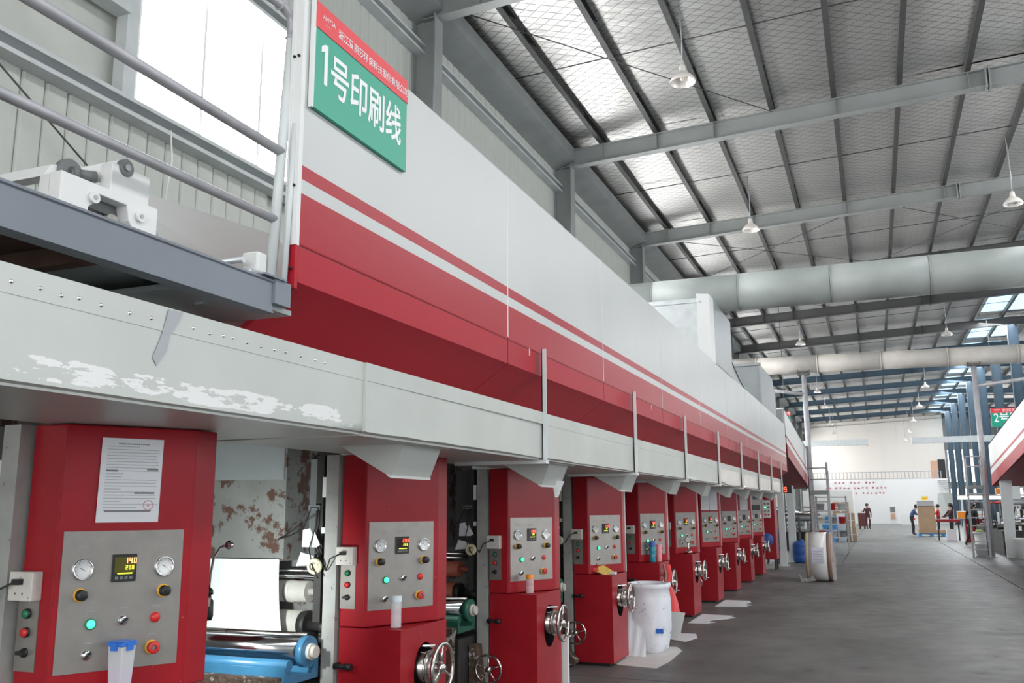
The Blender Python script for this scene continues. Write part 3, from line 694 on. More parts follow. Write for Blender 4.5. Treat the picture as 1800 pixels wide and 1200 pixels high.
# ================================================================== CONSOLES
SEG = {'0': 'abcdef', '1': 'bc', '2': 'abged', '3': 'abgcd', '4': 'fgbc', '5': 'afgcd', '6': 'afgedc', '7': 'abc', '8': 'abcdefg', '9': 'abcdfg'}
def digits(mb, s, P, u, v, h, mi=0):
    # P(u, v, d) maps panel coordinates to the world
    w_ = h * .55; t = h * .16
    for c in s:
        q = {'a': (0, w_, h - t, h), 'g': (0, w_, h / 2 - t / 2, h / 2 + t / 2), 'd': (0, w_, 0, t), 'f': (0, t, h / 2, h), 'b': (w_ - t, w_, h / 2, h), 'e': (0, t, 0, h / 2), 'c': (w_ - t, w_, 0, h / 2)}
        for k in SEG.get(c, ''):
            a, b, e, g = q[k]; mb.quad(P(u + a, v + e, .0155), P(u + b, v + e, .0155), P(u + b, v + g, .0155), P(u + a, v + g, .0155), mi)
        u += w_ * 1.45
CY = [2.48, 4.66, 6.87, 9.07, 11.24, 13.41, 15.57, 17.7, 19.85, 22.0]
PX0, PX1, PXM = -2.93, -2.53, -2.77
def panel_frame(y0):
    a = Vector((PXM, y0, 0)); b = Vector((PX1, y0 + .46, 0)); u = (b - a).normalized(); n = u.cross(Vector((0, 0, 1)))
    return lambda s, z, d: a + u * s + Vector((0, 0, z)) + n * d
def make_console(y0, lab):
    C = root('control_console', (-2.73, y0 + .29, 0), lab, 'console', 'red control consoles of the press line')
    # pedestal: box with an oval hole in the aisle side
    y1 = y0 + .585; m = MB()
    m.add([(PX0, y0, .03), (PX1, y0, .03), (PX1, y0, .88), (PX0, y0, .88)], [(0, 1, 2, 3)])
    m.add([(PX0, y1, .03), (PX1, y1, .03), (PX1, y1, .88), (PX0, y1, .88)], [(0, 3, 2, 1)])
    m.add([(PX0, y0, .03), (PX0, y1, .03), (PX0, y1, .88), (PX0, y0, .88)], [(0, 3, 2, 1)])
    m.add([(PX0, y0, .88), (PX1, y0, .88), (PX1, y1, .88), (PX0, y1, .88)], [(0, 1, 2, 3)])
    out = [Vector((PX1, y0, .03)), Vector((PX1, y1, .03)), Vector((PX1, y1, .88)), Vector((PX1, y0, .88))]
    cyh, czh = y0 + .30, .615
    hole = [Vector((PX1, cyh + .135 * math.cos(2 * PI * i / 28), czh + .165 * math.sin(2 * PI * i / 28))) for i in range(28)]
    m.add(out + hole, [tuple(t) for t in tessellate_polygon([out, hole])])
    m.build('pedestal', red_worn, C)
    MB().box(PX1 - .16, PX1 - .15, y0 + .02, y1 - .02, .3, .86).build('cavity_shade_plate', black, C)  # black plate and lining paint in the shade inside the hole
    lin = [h + Vector((-.0205, 0, 0)) for h in hole]
    MB().add([h + Vector((-.005, (h.y - cyh) * -.01, 0)) for h in hole] + [h + Vector((-.155, 0, 0)) for h in hole], [(i, (i + 1) % 28, 28 + (i + 1) % 28, 28 + i) for i in range(28)]).build('cavity_shade_lining', black, C)
    MB().box(PX0 + .03, PX1 - .05, y0 + .04, y1 - .04, 0, .03).build('plinth', black, C)
    # upper cabinet with the chamfered front
    poly = [(PX0, y0), (PXM, y0), (PX1, y0 + .46), (PX1, y1), (PX0, y1)]
    MB().prism(poly, 'Z', .885, 1.868).build('cabinet_body', red, C, bevel=.006)
    P = panel_frame(y0)
    W = .519
    def slab(mb, u0, u1, z0, z1, d0, d1, mi=0):
        vs = [P(u, z, d) for u in (u0, u1) for z in (z0, z1) for d in (d0, d1)]
        return mb.add(vs, [(0, 1, 3, 2), (4, 6, 7, 5), (0, 4, 5, 1), (2, 3, 7, 6), (0, 2, 6, 4), (1, 5, 7, 3)], mi)
    slab(MB(), .0, W - .012, .90, 1.862, .0, .004).build('front_door', red_worn, C)
    cp = slab(MB(), .018, .478, .975, 1.475, .004, .0075).build('control_panel', steel, C)
    def at(u, v): return .018 + .46 * u, 1.475 - .5 * v          # panel fractions -> s, z
    nrm = P(0, 0, 1) - P(0, 0, 0)
    for u in (.165, .84):
        s_, z_ = at(u, .275); c = P(s_, z_, .0075)
        g = MB().lathe(c, nrm, [(0, .038), (.012, .038), (.014, .036), (.014, .032), (.010, .0315)], 24)
        g.lathe(c + nrm * .0100, nrm, [(0, .0315), (0.0001, 0)], 24, 1)
        ux = (P(1, 0, 0) - P(0, 0, 0)); uz = Vector((0, 0, 1)); dd = (ux * .8 - uz * .5).normalized(); pp = dd.cross(nrm)
        q = c + nrm * .0112
        g.add([q - dd * .012 + pp * .0012, q - dd * .012 - pp * .0012, q + dd * .018], [(0, 1, 2)], 2)
        for t in range(9):
            an = math.radians(225 - 33.75 * t); e = ux * math.cos(an) + uz * math.sin(an); e2 = e.cross(nrm)
            g.add([q + e * .024 + e2 * .0006, q + e * .024 - e2 * .0006, q + e * .029 - e2 * .0006, q + e * .029 + e2 * .0006], [(0, 1, 2, 3)], 2)
        g.build('pressure_gauge', [chrome, dial_w, black], cp)
    s_, z_ = at(.5, .27)
    slab(MB(), s_ - .046, s_ + .046, z_ - .052, z_ + .048, .0075, .0145).build('temperature_display', black, cp)
    for u, kk in ((.16, .455), (.845, .455)):
        s_, z_ = at(u, kk); c = P(s_, z_, .0075)
        MB().lathe(c, nrm, [(0, .024), (.008, .024), (.008, .02)], 18, 1).lathe(c + nrm * .008, nrm, [(0, .020), (.028, .019), (.030, .016), (.030, 0)], 18, 0).build('regulator_knob', [black, yellow], cp)
    s_, z_ = at(.26, .665); c = P(s_, z_, .0075)
    MB().lathe(c, nrm, [(0, .020), (.008, .020), (.009, .016)], 18, 0).lathe(c + nrm * .008, nrm, [(0, .016), (.008, .014), (.011, .008), (.012, 0)], 18, 1).build('indicator_lamp', [green_p, green_led], cp)
    for u, v_, nm in ((.52, .655, 'selector_switch'), (.245, .88, 'selector_switch')):
        s_, z_ = at(u, v_); c = P(s_, z_, .0075)
        mb = MB().lathe(c, nrm, [(0, .018), (.006, .018), (.008, .015), (.010, .014), (.010, 0)], 16, 0)
        uz = Vector((0, 0, 1)); ux = P(1, 0, 0) - P(0, 0, 0); e = (ux * .8 + uz * .6).normalized(); e2 = e.cross(nrm); k0 = c + nrm * .010
        vs = [k0 + e * a * .014 + e2 * b * .004 + nrm * h for a in (-1, 1) for b in (-1, 1) for h in (0, .014)]
        mb.add(vs, [(0, 1, 3, 2), (4, 6, 7, 5), (0, 4, 5, 1), (2, 3, 7, 6), (0, 2, 6, 4), (1, 5, 7, 3)], 1); mb.build(nm, [chrome, black], cp)
    s_, z_ = at(.79, .65); c = P(s_, z_, .0075)
    MB().lathe(c, nrm, [(0, .019), (.006, .019), (.007, .015), (.012, .014), (.012, 0)], 18).build('push_button', red_p, cp)
    s_, z_ = at(.775, .865); c = P(s_, z_, .0075)
    MB().lathe(c, nrm, [(0, .026), (.005, .026), (.006, .02)], 20, 1).lathe(c + nrm * .006, nrm, [(0, .014), (.014, .014), (.016, .023), (.022, .0235), (.026, .018), (.026, .009)], 20, 0).lathe(c + nrm * .0262, nrm, [(0, .009), (.0005, 0)], 14, 2).build('emergency_stop', [red_p, yellow, grey_txt], cp)
    mb = MB()
    for u, v_, ww in ((.165, .115, .05), (.5, .115, .045), (.84, .115, .05), (.26, .575, .045), (.52, .565, .035), (.79, .565, .045), (.26, .80, .03), (.775, .77, .035)):
        s_, z_ = at(u, v_); t = .0006
        for a, b, e, f in ((-ww / 2, ww / 2, .008, .008 + t), (-ww / 2, ww / 2, -.008 - t, -.008), (-ww / 2, -ww / 2 + t, -.008, .008), (ww / 2 - t, ww / 2, -.008, .008)):
            slab(mb, s_ + a, s_ + b, z_ + e, z_ + f, .0075, .0078)
        x = -ww * .36
        while x < ww * .3: slab(mb, s_ + x, s_ + x + .005, z_ - .0022, z_ + .0028, .0075, .0079); x += .0068
    o = mb.build('panel_print', lblue_txt, cp)
    # small switch plate and socket box on the narrow face
    sp = MB().box(-2.93, -2.83, y0 - .004, y0, .985, 1.235).build('switch_plate', steel, C)
    for z, m_, r_ in ((1.185, green_p, .014), (1.12, red_p, .015)):
        MB().lathe((-2.88, y0 - .004, z), (0, -1, 0), [(0, .018), (.010, .018), (.011, .0145)], 16, 1).lathe((-2.88, y0 - .014, z), (0, -1, 0), [(0, r_), (.008, r_), (.009, 0)], 16, 0).build('push_button', [m_, black], sp)
    MB().lathe((-2.88, y0 - .004, 1.05), (0, -1, 0), [(0, .017), (.010, .016), (.010, 0)], 14).box(-2.90, -2.865, y0 - .03, y0 - .012, 1.044, 1.057).build('selector_switch', black, sp)
    ob = MB().box(-2.94, -2.825, y0 - .05, y0, 1.232, 1.335).build('socket_box', mat('dirty_white_plastic_%d' % int(y0), (.66, .63, .58), .5, var=.1, vscale=20, wear=(.35, .12, .10), wscale=40, wamt=.62) if y0 < 3 else MATS['dirty_white_plastic_2'], C, bevel=.004)
    MB().box(-2.90, -2.868, y0 - .075, y0 - .05, 1.29, 1.31).path([(-2.89, y0 - .07, 1.30), (-2.95, y0 - .09, 1.27), (-3.0, y0 - .05, 1.20), (-3.04, y0 - .02, 1.24), (-3.1, y0, 1.34)], .004, 6).build('plug_and_cable', black, ob)
    for x in (-2.905, -2.87):
        MB().box(x, x + .004, y0 - .0515, y0 - .05, 1.255, 1.262).build('socket_slot', black, ob)
    MB().cyl((-2.93, y0 - .05, .675), (-2.82, y0 - .05, .675), .013, n=12).cyl((-2.86, y0 - .05, .675), (-2.815, y0 - .05, .675), .018, n=12).box(-2.93, -2.915, y0 - .06, y0, .66, .69).build('grip_handle', black, C)
    # hand wheel on a drum coming out of the oval hole
    cw = Vector((PX1, cyh, czh + .025)); X = Vector((1, 0, 0))
    hw = MB().torus(cw + X * .115, X, .135, .013, 32, 8)
    for k in range(3):
        an = PI / 2 + 2 * PI * k / 3; e = Vector((0, math.cos(an), math.sin(an)))
        hw.cyl(cw + X * .105, cw + X * .115 + e * .13, .010, .007, 8)
    hw.lathe(cw + X * .06, X, [(0, .03), (.05, .032), (.06, .028), (.075, .012), (.075, 0)], 16)
    hw.cyl(cw + X * .115 + Vector((0, .07, -.11)), cw + X * .16 + Vector((0, .07, -.11)), .009, n=8)
    hw.build('hand_wheel', dirty_chrome, C)
    MB().cyl(cw - X * .145, cw + X * .075, .088, n=28).cyl(cw + X * .035, cw + X * .045, .10, n=28).build('drum', dirty_chrome, C)
    MB().cyl(cw + Vector((-.2, -.0, .12)), cw + Vector((.07, -.0, .12)), .009, n=8).build('guide_rod', chrome, C)
    # low wheel facing along the line
    lw = Vector((-2.87, y0 - .17, .33)); Yv = Vector((0, 1, 0))
    l = MB().torus(lw, Yv, .105, .010, 28, 8)
    for k in range(5):
        an = 2 * PI * k / 5 + .3; e = Vector((math.cos(an), 0, math.sin(an))); l.cyl(lw, lw + e * .1, .007, .006, 6)
    l.lathe(lw - Yv * .02, Yv, [(0, 0), (0, .022), (.05, .022)], 12).cyl(lw, lw + Yv * .17, .012, n=8)
    l.build('low_hand_wheel', dirty_chrome, C)
    return C
LABS = ['nearest red control console, with a notice sheet taped above its steel panel',
 'second red control console, a clear capped jar on its ledge before the grey spout',
 'third red control console, an orange-lidded jar standing on its ledge',
 'fourth red control console, a yellow packet and red ribbon on its ledge',
 'fifth red control console, standing behind the white sheeted bag',
 'sixth red control console, a small glass gauge standing on its ledge',
 'seventh red control console, two notice sheets above its panel',
 'eighth red control console, between those with notice sheets',
 'ninth red control console, one notice sheet above its panel',
 'tenth red control console, with a dark touch screen high in its panel']
consoles = []
proto = make_console(CY[0], LABS[0]); consoles.append(proto)
cmap = {}
for c in bpy.data.objects:
    if c.parent: cmap.setdefault(c.parent.name, []).append(c)
for i in range(1, 10):
    c = copy_tree(proto, None, cmap); c.location = (-2.73, CY[i] + .29, 0); ORG[c.name] = Vector(c.location); c['label'] = LABS[i]; consoles.append(c)
proto.scale = (1, .93, 1)
DIG = [('140', '200'), ('200', '205'), ('135', '20'), ('170', '20'), ('160', '20'), ('150', '20'), ('155', '20')]
for i, (a, b) in enumerate(DIG):
    P = panel_frame(CY[i]); C = consoles[i]
    cp = [k for k in kids(C) if k.name.startswith('control_panel')][0]
    dp = [k for k in kids(cp) if k.name.startswith('temperature_display')][0]
    s_, z_ = .018 + .46 * .5, 1.475 - .5 * .27
    # digit groups hang from the display's own panel
    q = MB(); vs = [P(s_ + a_, z_ + b_, .0150) for a_, b_ in ((-.038, -.020), (.038, -.020), (.038, .038), (-.038, .038))]; q.add(vs, [(0, 1, 2, 3)])
    q.build('display_glass', mat('olive_display_glass_%d' % i, (.10, .09, .01) if i == 0 else (.02, .01, .01), .2), cp)
    big = 1.0 if i < 2 else 1.5
    m = MB(); digits(m, a, P, s_ - .000 - .006 * (i > 1) - .012 * (i > 1), z_ + .014 - .006 * (i > 1), .021 * (1.25 if i > 1 else 1)); m.build('red_digits', orange_led if i == 0 else red_led, cp)
    m = MB(); digits(m, b, P, s_ + .004, z_ - .008, .015)
    for t in range(11): u = s_ - .026 + t * .0052; m.quad(P(u, z_ - .024, .0155), P(u + .0044, z_ - .024, .0155), P(u + .0044, z_ - .0195, .0155), P(u, z_ - .0195, .0155))
    m.build('yellow_digits', yel_led, cp)
    m = MB()
    for t in range(4): u = s_ - .034 + t * .018; m.quad(P(u, z_ - .043, .0152), P(u + .012, z_ - .043, .0152), P(u + .012, z_ - .033, .0152), P(u, z_ - .033, .0152))
    m.build('display_keys', darkgrey, cp)

# ------------------------------------------------ machinery between the consoles
def make_unit(y0, lab, web=True, rc=blue_r, rr=rubber):
    U = root('press_unit', (-4.0, y0 - .6, 0), lab, 'printing machine', 'printing units of the press line')
    MB().box(-3.03, -2.945, y0 - .03, y0 + .14, 0, 1.868).build('frame_post', post_grey, U)
    MB().box(-5.0, -3.40, y0 + .09, y0 + .7, 1.24, 2.06).build('dryer_box', stain, U)
    MB().box(-4.9, -3.41, y0 + .075, y0 + .09, 1.735, 2.04).build('pale_cover', midgrey, U)
    MB().box(-3.40, -3.05, y0 + .35, y0 + .40, 0, 1.87).box(-5, -3.4, y0 + .6, y0 + .65, 0, 1.87).build('rear_plate', darkgrey, U)
    MB().box(-3.13, -3.08, y0 + .02, y0 + .1, .9, 1.87).box(-3.11, -3.06, y0 + .05, y0 + .3, 1.35, 1.44).box(-3.14, -3.06, y0 + .02, y0 + .25, .3, .42).build('side_rail', dark, U)
    MB().box(-3.075, -3.05, y0 + .0, y0 + .02, 1.62, 1.74).build('white_tag', white, U); MB().box(-3.075, -3.05, y0, y0 + .02, 1.41, 1.445).build('white_tag', white, U)
    Y = y0 - .16
    MB().cyl((-4.9, y0 + .24, 1.05), (-3.30, y0 + .24, 1.05), .065, n=20).cyl((-3.46, y0 + .24, 1.05), (-3.42, y0 + .24, 1.05), .068, n=20).cyl((-3.30, y0 + .24, 1.05), (-3.03, y0 + .24, 1.05), .024, n=10).build('guide_roller', rr, U)
    MB().cyl((-4.9, y0 + .2, 1.145), (-3.03, y0 + .2, 1.145), .012, n=8).cyl((-4.9, y0 + .25, 1.175), (-3.03, y0 + .25, 1.175), .01, n=8).build('tie_bar', chrome, U)
    MB().box(-4.9, -3.03, y0 + .34, y0 + .345, .62, 1.24).build('back_plate', stain, U)
    R = MB().cyl((-4.9, y0 + .22, .855), (-3.33, y0 + .22, .855), .085, n=24).build('impression_roller', rr if rr is not rubber else rubber, U)
    MB().cyl((-3.33, y0 + .22, .855), (-3.28, y0 + .22, .855), .08, n=20).cyl((-3.28, y0 + .22, .855), (-3.05, y0 + .22, .855), .035, n=12).ball((-3.12, y0 + .12, .86), .035).ball((-3.10, y0 + .08, .80), .028).build('bearing', dark, U)
    MB().cyl((-4.9, y0 - .06, .835), (-3.10, y0 - .06, .835), .018, n=14).build('doctor_bar', dirty_chrome, U)
    MB().cyl((-4.9, Y, .775), (-3.06, Y, .775), .062, n=30).build('print_cylinder', chrome, U)
    MB().cyl((-3.06, Y, .765), (-3.02, Y, .765), .085, n=28).build('end_ring', rc, U)
    MB().cyl((-3.02, Y, .765), (-3.0, Y, .765), .045, n=20).cyl((-3.0, Y, .765), (-2.975, Y, .765), .034, n=14).build('shaft_hub', rubber, U)
    MB().prism([(Y - .2, .70), (Y - .18, .70), (Y - .17, .66), (Y + .05, .64), (Y + .1, .72), (Y + .12, .72), (Y + .12, .61), (Y - .2, .61)], 'X', -4.9, -3.04).build('ink_tray', rc, U)
    MB().cyl((-4.9, Y - .13, .705), (-3.06, Y - .13, .705), .03, n=12).build('tray_roll', rc, U)
    # crusted pan hung in front
    v = []; f = []; n = 26; rnd = random.Random(int(y0 * 7))
    for i in range(n + 1):
        x = -4.9 + 1.86 * i / n; o_ = .02 * math.sin(i * 1.7) + rnd.uniform(-.012, .012)
        for z, dy in ((.645 + rnd.uniform(-.012, .012), 0), (.60, -.03), (.35, -.04 + o_), (.08, -.03 + o_ * .6)): v.append((x, Y - .22 + dy, z))
    for i in range(n):
        for q in range(3): k = i * 4 + q; f.append((k, k + 4, k + 5, k + 1))
    MB().add(v, f, 0, True).build('ink_apron', crust, U)
    MB().box(-4.9, -3.06, Y - .26, Y - .20, .61, .655).build('apron_bar', crust, U)
    MB().box(-4.9, -3.05, Y - .18, Y + .3, .02, .56).build('base_block', dark, U)
    MB().torus((-3.06, y0 - .08, 1.225), (.25, -1, 0), .034, .013, 22, 8).cyl((-3.06, y0 - .09, 1.225), (-3.055, y0 - .06, 1.225), .032, n=18).build('hose_reel_dial', cream, U)
    MB().torus((-3.063, y0 - .094, 1.225), (.25, -1, 0), .020, .002, 18, 5).box(-3.066, -3.06, y0 - .098, y0 - .092, 1.21, 1.24).build('dial_mark', black, U)
    MB().path([(-3.43, y0 + .07, 1.37), (-3.3, y0 + .03, 1.40), (-3.22, y0 + .03, 1.44), (-3.15, y0, 1.56), (-3.10, y0, 1.56), (-3.1, y0 - .02, 1.45), (-3.13, y0 - .04, 1.32), (-3.06, y0 - .1, 1.22), (-3.02, y0 - .1, 1.16)], .004, 5).build('cable', black, U)
    MB().box(-3.17, -3.09, y0 + .0, y0 + .03, 1.545, 1.575).build('junction_box', darkgrey, U)
    MB().add([(-3.2, y0 - .01, 1.33), (-3.09, y0 - .02, 1.33), (-3.06, y0 - .03, 1.345), (-3.10, y0 - .03, 1.42), (-3.12, y0 - .02, 1.40), (-3.14, y0 - .02, 1.44), (-3.19, y0 - .02, 1.43)], [(0, 1, 2, 3, 4, 5, 6)]).add([(-3.23, y0 - .02, 1.22), (-3.10, y0 - .03, 1.23), (-3.11, y0 - .02, 1.28), (-3.2, y0 - .02, 1.30)], [(0, 1, 2, 3)]).build('wiping_paper', paper, U)
    if web:
        v = [];
        for j in range(9):
            t = j / 8; z = 1.25 - .46 * t; yv = y0 + .055 - .06 * t ** 2; v += [(-4.9, yv, z), (-3.405 + .09 * t ** 2.2, yv, z)]
        MB().add(v, [(2 * j, 2 * j + 1, 2 * j + 3, 2 * j + 2) for j in range(8)], 0, True).build('printing_web', film, U)
    MB().prism([(-3.04, .02), (-2.9, .02), (-2.88, .06), (-2.95, .14), (-2.98, .5), (-3.04, .5)], 'Y', y0 - .16, y0 - .04).build('foot_casting', crust, U)
    return U
UL = ['printing unit left of the nearest console, mostly cut off', 'printing unit with white web, chrome cylinder and blue end ring between the first two consoles',
 'printing unit with orange roller and green tray between the second and third consoles'] + ['printing machinery showing in the dark gap before the %s console' % ORD[i] for i in range(3, 10)]
u0 = make_unit(CY[0], UL[0], False)
u1 = make_unit(CY[1], UL[1], True)
u2 = make_unit(CY[2], UL[2], False, green_r, orange_r)
cmap = {}
for c in bpy.data.objects:
    if c.parent: cmap.setdefault(c.parent.name, []).append(c)
for i in range(3, 10):
    c = copy_tree(u2 if i % 2 else u0, None, cmap); c.location = (-4.0, CY[i] - .6, 0); ORG[c.name] = Vector(c.location); c['label'] = UL[i]

# notice sheets taped to consoles
def notice(y0, s0, s1, z0, z1, lab, skew=.0, stamp=False, rows=22, grp=None):
    P = panel_frame(y0); c = P((s0 + s1) / 2, z0, .006)
    N_ = root('notice_sheet', c, lab, 'notice', grp)
    m = MB(); m.add([P(s0 - skew, z0, .0045), P(s1 - skew, z0, .0045), P(s1, z1, .0045), P(s0, z1, .0045), P(s0 - skew, z0, .006), P(s1 - skew, z0, .006), P(s1, z1, .006), P(s0, z1, .006)], [(0, 1, 2, 3), (4, 5, 6, 7), (0, 1, 5, 4), (1, 2, 6, 5), (2, 3, 7, 6), (3, 0, 4, 7)])
    m.build('sheet', paper, N_)
    w_, h = s1 - s0, z1 - z0; rnd = random.Random(int(s0 * 999 + y0))
    t = MB()
    def bar(a, b, v, th, mi=0):
        o = -skew * (1 - (v - z0) / h)
        t.add([P(a + o, v, .0064), P(b + o, v, .0064), P(b + o, v + th, .0064), P(a + o, v + th, .0064)], [(0, 1, 2, 3)], mi)
    x = s0 + w_ * .26
    while x < s0 + w_ * .75: bar(x, x + w_ * .026, z1 - h * .075, h * .016, 1); x += w_ * .036
    for r in range(rows):
        v = z1 - h * (.105 + .80 * r / rows); ln = rnd.choice((.95, .9, .92, .6, .93, .35)); x = s0 + w_ * .09
        while x < s0 + w_ * ln:
            l_ = w_ * rnd.uniform(.012, .02); bar(x, x + l_, v + rnd.uniform(0, h * .003), h * .009, 0); x += l_ + w_ * .007
    if stamp:
        for a, b, v in ((.75, .94, .62), (.09, .28, .60), (.57, .90, .335), (.12, .86, .12)): bar(s0 + w_ * a, s0 + w_ * b, z0 + h * v, h * .022, 1)
    t.build('printed_lines', [lblue_txt, grey_txt], N_)
    if stamp:
        cc = P(s0 + w_ * .80, z0 + h * .20, .0068); nrm = P(0, 0, 1) - P(0, 0, 0)
        s = MB().torus(cc, nrm, .018, .0012, 26, 4)
        ux = P(1, 0, 0) - P(0, 0, 0); uz = Vector((0, 0, 1)); v = []
        for k in range(10):
            r = .007 if k % 2 == 0 else .003; an = PI / 2 + k * PI / 5; v.append(cc + ux * r * math.cos(an) + uz * r * math.sin(an))
        s.add(v, [tuple(range(10))]); s.build('round_stamp', mat('faded_red_ink', (.72, .25, .27), .5), N_)
    return N_
notice(CY[0], .142, .372, 1.506, 1.822, 'printed notice sheet with a round red stamp on the nearest console', .004, True)
notice(CY[6], .02, .235, 1.50, 1.84, 'nearer printed sheet of the pair on the seventh console', grp='sheets on the far consoles')
notice(CY[6], .25, .465, 1.50, 1.84, 'farther printed sheet of the pair on the seventh console', grp='sheets on the far consoles')
notice(CY[8], .12, .40, 1.49, 1.83, 'single printed sheet on the ninth console', grp='sheets on the far consoles')
for i in range(3, 10): MB().box(PX1, PX1 + .004, CY[i] + .555, CY[i] + .585, .885, 1.868).build('edge_glare_strip', galv, consoles[i])  # pale strip stands in for the glare on the cabinet's aisle edge
# the tenth console's operator screen
P = panel_frame(CY[9]); C = consoles[9]
def pslab(u0, u1, z0, z1, d0, d1, nm, m_, par):
    mb = MB(); vs = [P(u, z, d) for u in (u0, u1) for z in (z0, z1) for d in (d0, d1)]
    return mb.add(vs, [(0, 1, 3, 2), (4, 6, 7, 5), (0, 4, 5, 1), (2, 3, 7, 6), (0, 2, 6, 4), (1, 5, 7, 3)]).build(nm, m_, par)
sp_ = pslab(.01, .49, 1.475, 1.86, .004, .008, 'screen_panel', steel, C)
pslab(.1, .4, 1.48, 1.60, .008, .016, 'touch_screen', black, sp_); pslab(.16, .34, 1.72, 1.80, .008, .02, 'cabinet_fan_cover', darkgrey, sp_)

# things standing on the console ledges
def ledge(i, dx=.0, dy=.0): return Vector((-2.585 + dx, CY[i] + .08 + dy, .885))
p = Vector((-2.585, 2.655, .885))
j = root('lidded_tumbler', p, 'square clear plastic tumbler with blue clip lid at the nearest console', 'container')
z = p.z
def sqprof(c, r0, r1, z0, z1, n=6):
    return [(c.x + r0 * a, c.y + r0 * b, z0) for a, b in ((-1, -1), (1, -1), (1, 1), (-1, 1))] + [(c.x + r1 * a, c.y + r1 * b, z1) for a, b in ((-1, -1), (1, -1), (1, 1), (-1, 1))]
BX = [(0, 1, 2, 3), (4, 5, 6, 7), (0, 1, 5, 4), (1, 2, 6, 5), (2, 3, 7, 6), (3, 0, 4, 7)]
MB().add(sqprof(p, .026, .034, z, z + .185), BX).build('cup', clear, j, bevel=.004)
MB().add(sqprof(p, .024, .029, z + .003, z + .105), BX).build('liquid', liquid, j)
MB().box(p.x - .036, p.x + .036, p.y - .036, p.y + .036, z + .182, z + .196).box(p.x - .034, p.x + .034, p.y - .034, p.y + .034, z + .196, z + .200).build('lid', blue_p, j, bevel=.003)
MB().box(p.x - .014, p.x + .014, p.y - .041, p.y - .035, z + .168, z + .194).build('lid_clip', blue_p, j); MB().box(p.x + .035, p.x + .041, p.y - .014, p.y + .014, z + .168, z + .194).build('lid_clip', blue_p, j)
def jar(p, lab, lid, body, r=.028, h=.13, liq=None, nm='lidded_jar', lidh=.03):
    j = root(nm, p, lab, 'bottle' if 'bottle' in nm else 'jar')
    MB().lathe(p, (0, 0, 1), [(0, 0), (0, r * .95), (.006, r), (h * .45, r * 1.0), (h * .5, r * .94), (h * .55, r), (h - .01, r), (h, r * .85)], 22).build('body', body, j)
    MB().lathe(p, (0, 0, 1), [(h - .004, r * 1.1), (h + lidh - .004, r * 1.1), (h + lidh, r * 1.0), (h + lidh, 0)], 22).build('lid', lid, j)
    if liq: MB().lathe(p, (0, 0, 1), [(.004, 0), (.004, r * .85), (h * .6, r * .85), (h * .6, 0)], 16).build('liquid', liq, j)
    return j
jar(ledge(1, -.015, -.01), 'clear jar with pale lid on the second console ledge', mat('pale_blue_lid', (.62, .70, .76), .4), clear, .030, .145)
jar(ledge(2, -.03, .0), 'clear jar with an orange lid on the third console ledge', orange_p, tint, .030, .115)
jar(ledge(4, -.05, .02), 'teal water bottle on the fifth console ledge', blue_b, teal, .038, .20, None, 'water_bottle', .05)
jar(ledge(4, .01, .12), 'pink tall cup beside the teal bottle on the fifth console', pink, pink, .033, .20, None, 'tall_cup', .012)
p = ledge(3, -.07, -.03)
k = root('yellow_packet', p, 'yellow printed packet lying on the fourth console ledge', 'packet')
MB().add([(p.x - .11, p.y + .02, p.z + .055), (p.x + .03, p.y - .03, p.z + .002), (p.x + .14, p.y + .06, p.z + .012), (p.x + .0, p.y + .10, p.z + .085), (p.x - .11, p.y + .02, p.z + .035), (p.x + .03, p.y - .03, p.z + .0), (p.x + .14, p.y + .06, p.z + .0), (p.x, p.y + .10, p.z + .065)], BX).build('packet', mat('yellow_packet_print', (.78, .52, .13), .5, var=.2, vscale=30), k)
k = root('red_ribbon', p + Vector((-.10, 0, 0)), 'crumpled red ribbon beside the yellow packet on the fourth console', 'ribbon')
m = MB(); rnd = random.Random(4); pts = [Vector((p.x - .10 + rnd.uniform(-.07, .07), p.y + .02 + rnd.uniform(-.03, .03), p.z + .015 + abs(rnd.gauss(0, .035)))) for _ in range(30)]
for a, b in zip(pts, pts[1:]): q = Vector((0, .004, .012)); m.add([a - q, a + q, b + q, b - q], [(0, 1, 2, 3)], 0, True)
m.build('ribbon_loops', red_p, k)
k = root('paper_slip', p + Vector((.13, .06, 0)), 'small white paper slip at the corner of the fourth console ledge', 'paper')
MB().box(p.x + .08, p.x + .14, p.y + .02, p.y + .09, p.z, p.z + .022).build('slip', paper, k)
p = ledge(5, -.02, .03)
k = root('glass_gauge', p, 'small round gauge on a valve, standing on the sixth console ledge', 'gauge')
MB().cyl(p, p + Vector((0, 0, .16)), .014, n=12).cyl(p + Vector((-.06, 0, .02)), p + Vector((.05, 0, .02)), .02, n=12).build('valve', dirty_chrome, k)
MB().cyl(p + Vector((-.0, -.02, .20)), p + Vector((0, .02, .20)), .045, n=22).build('case', chrome, k); MB().cyl(p + Vector((0, -.023, .20)), p + Vector((0, -.0205, .20)), .037, n=22).build('dial', dial_w, k)

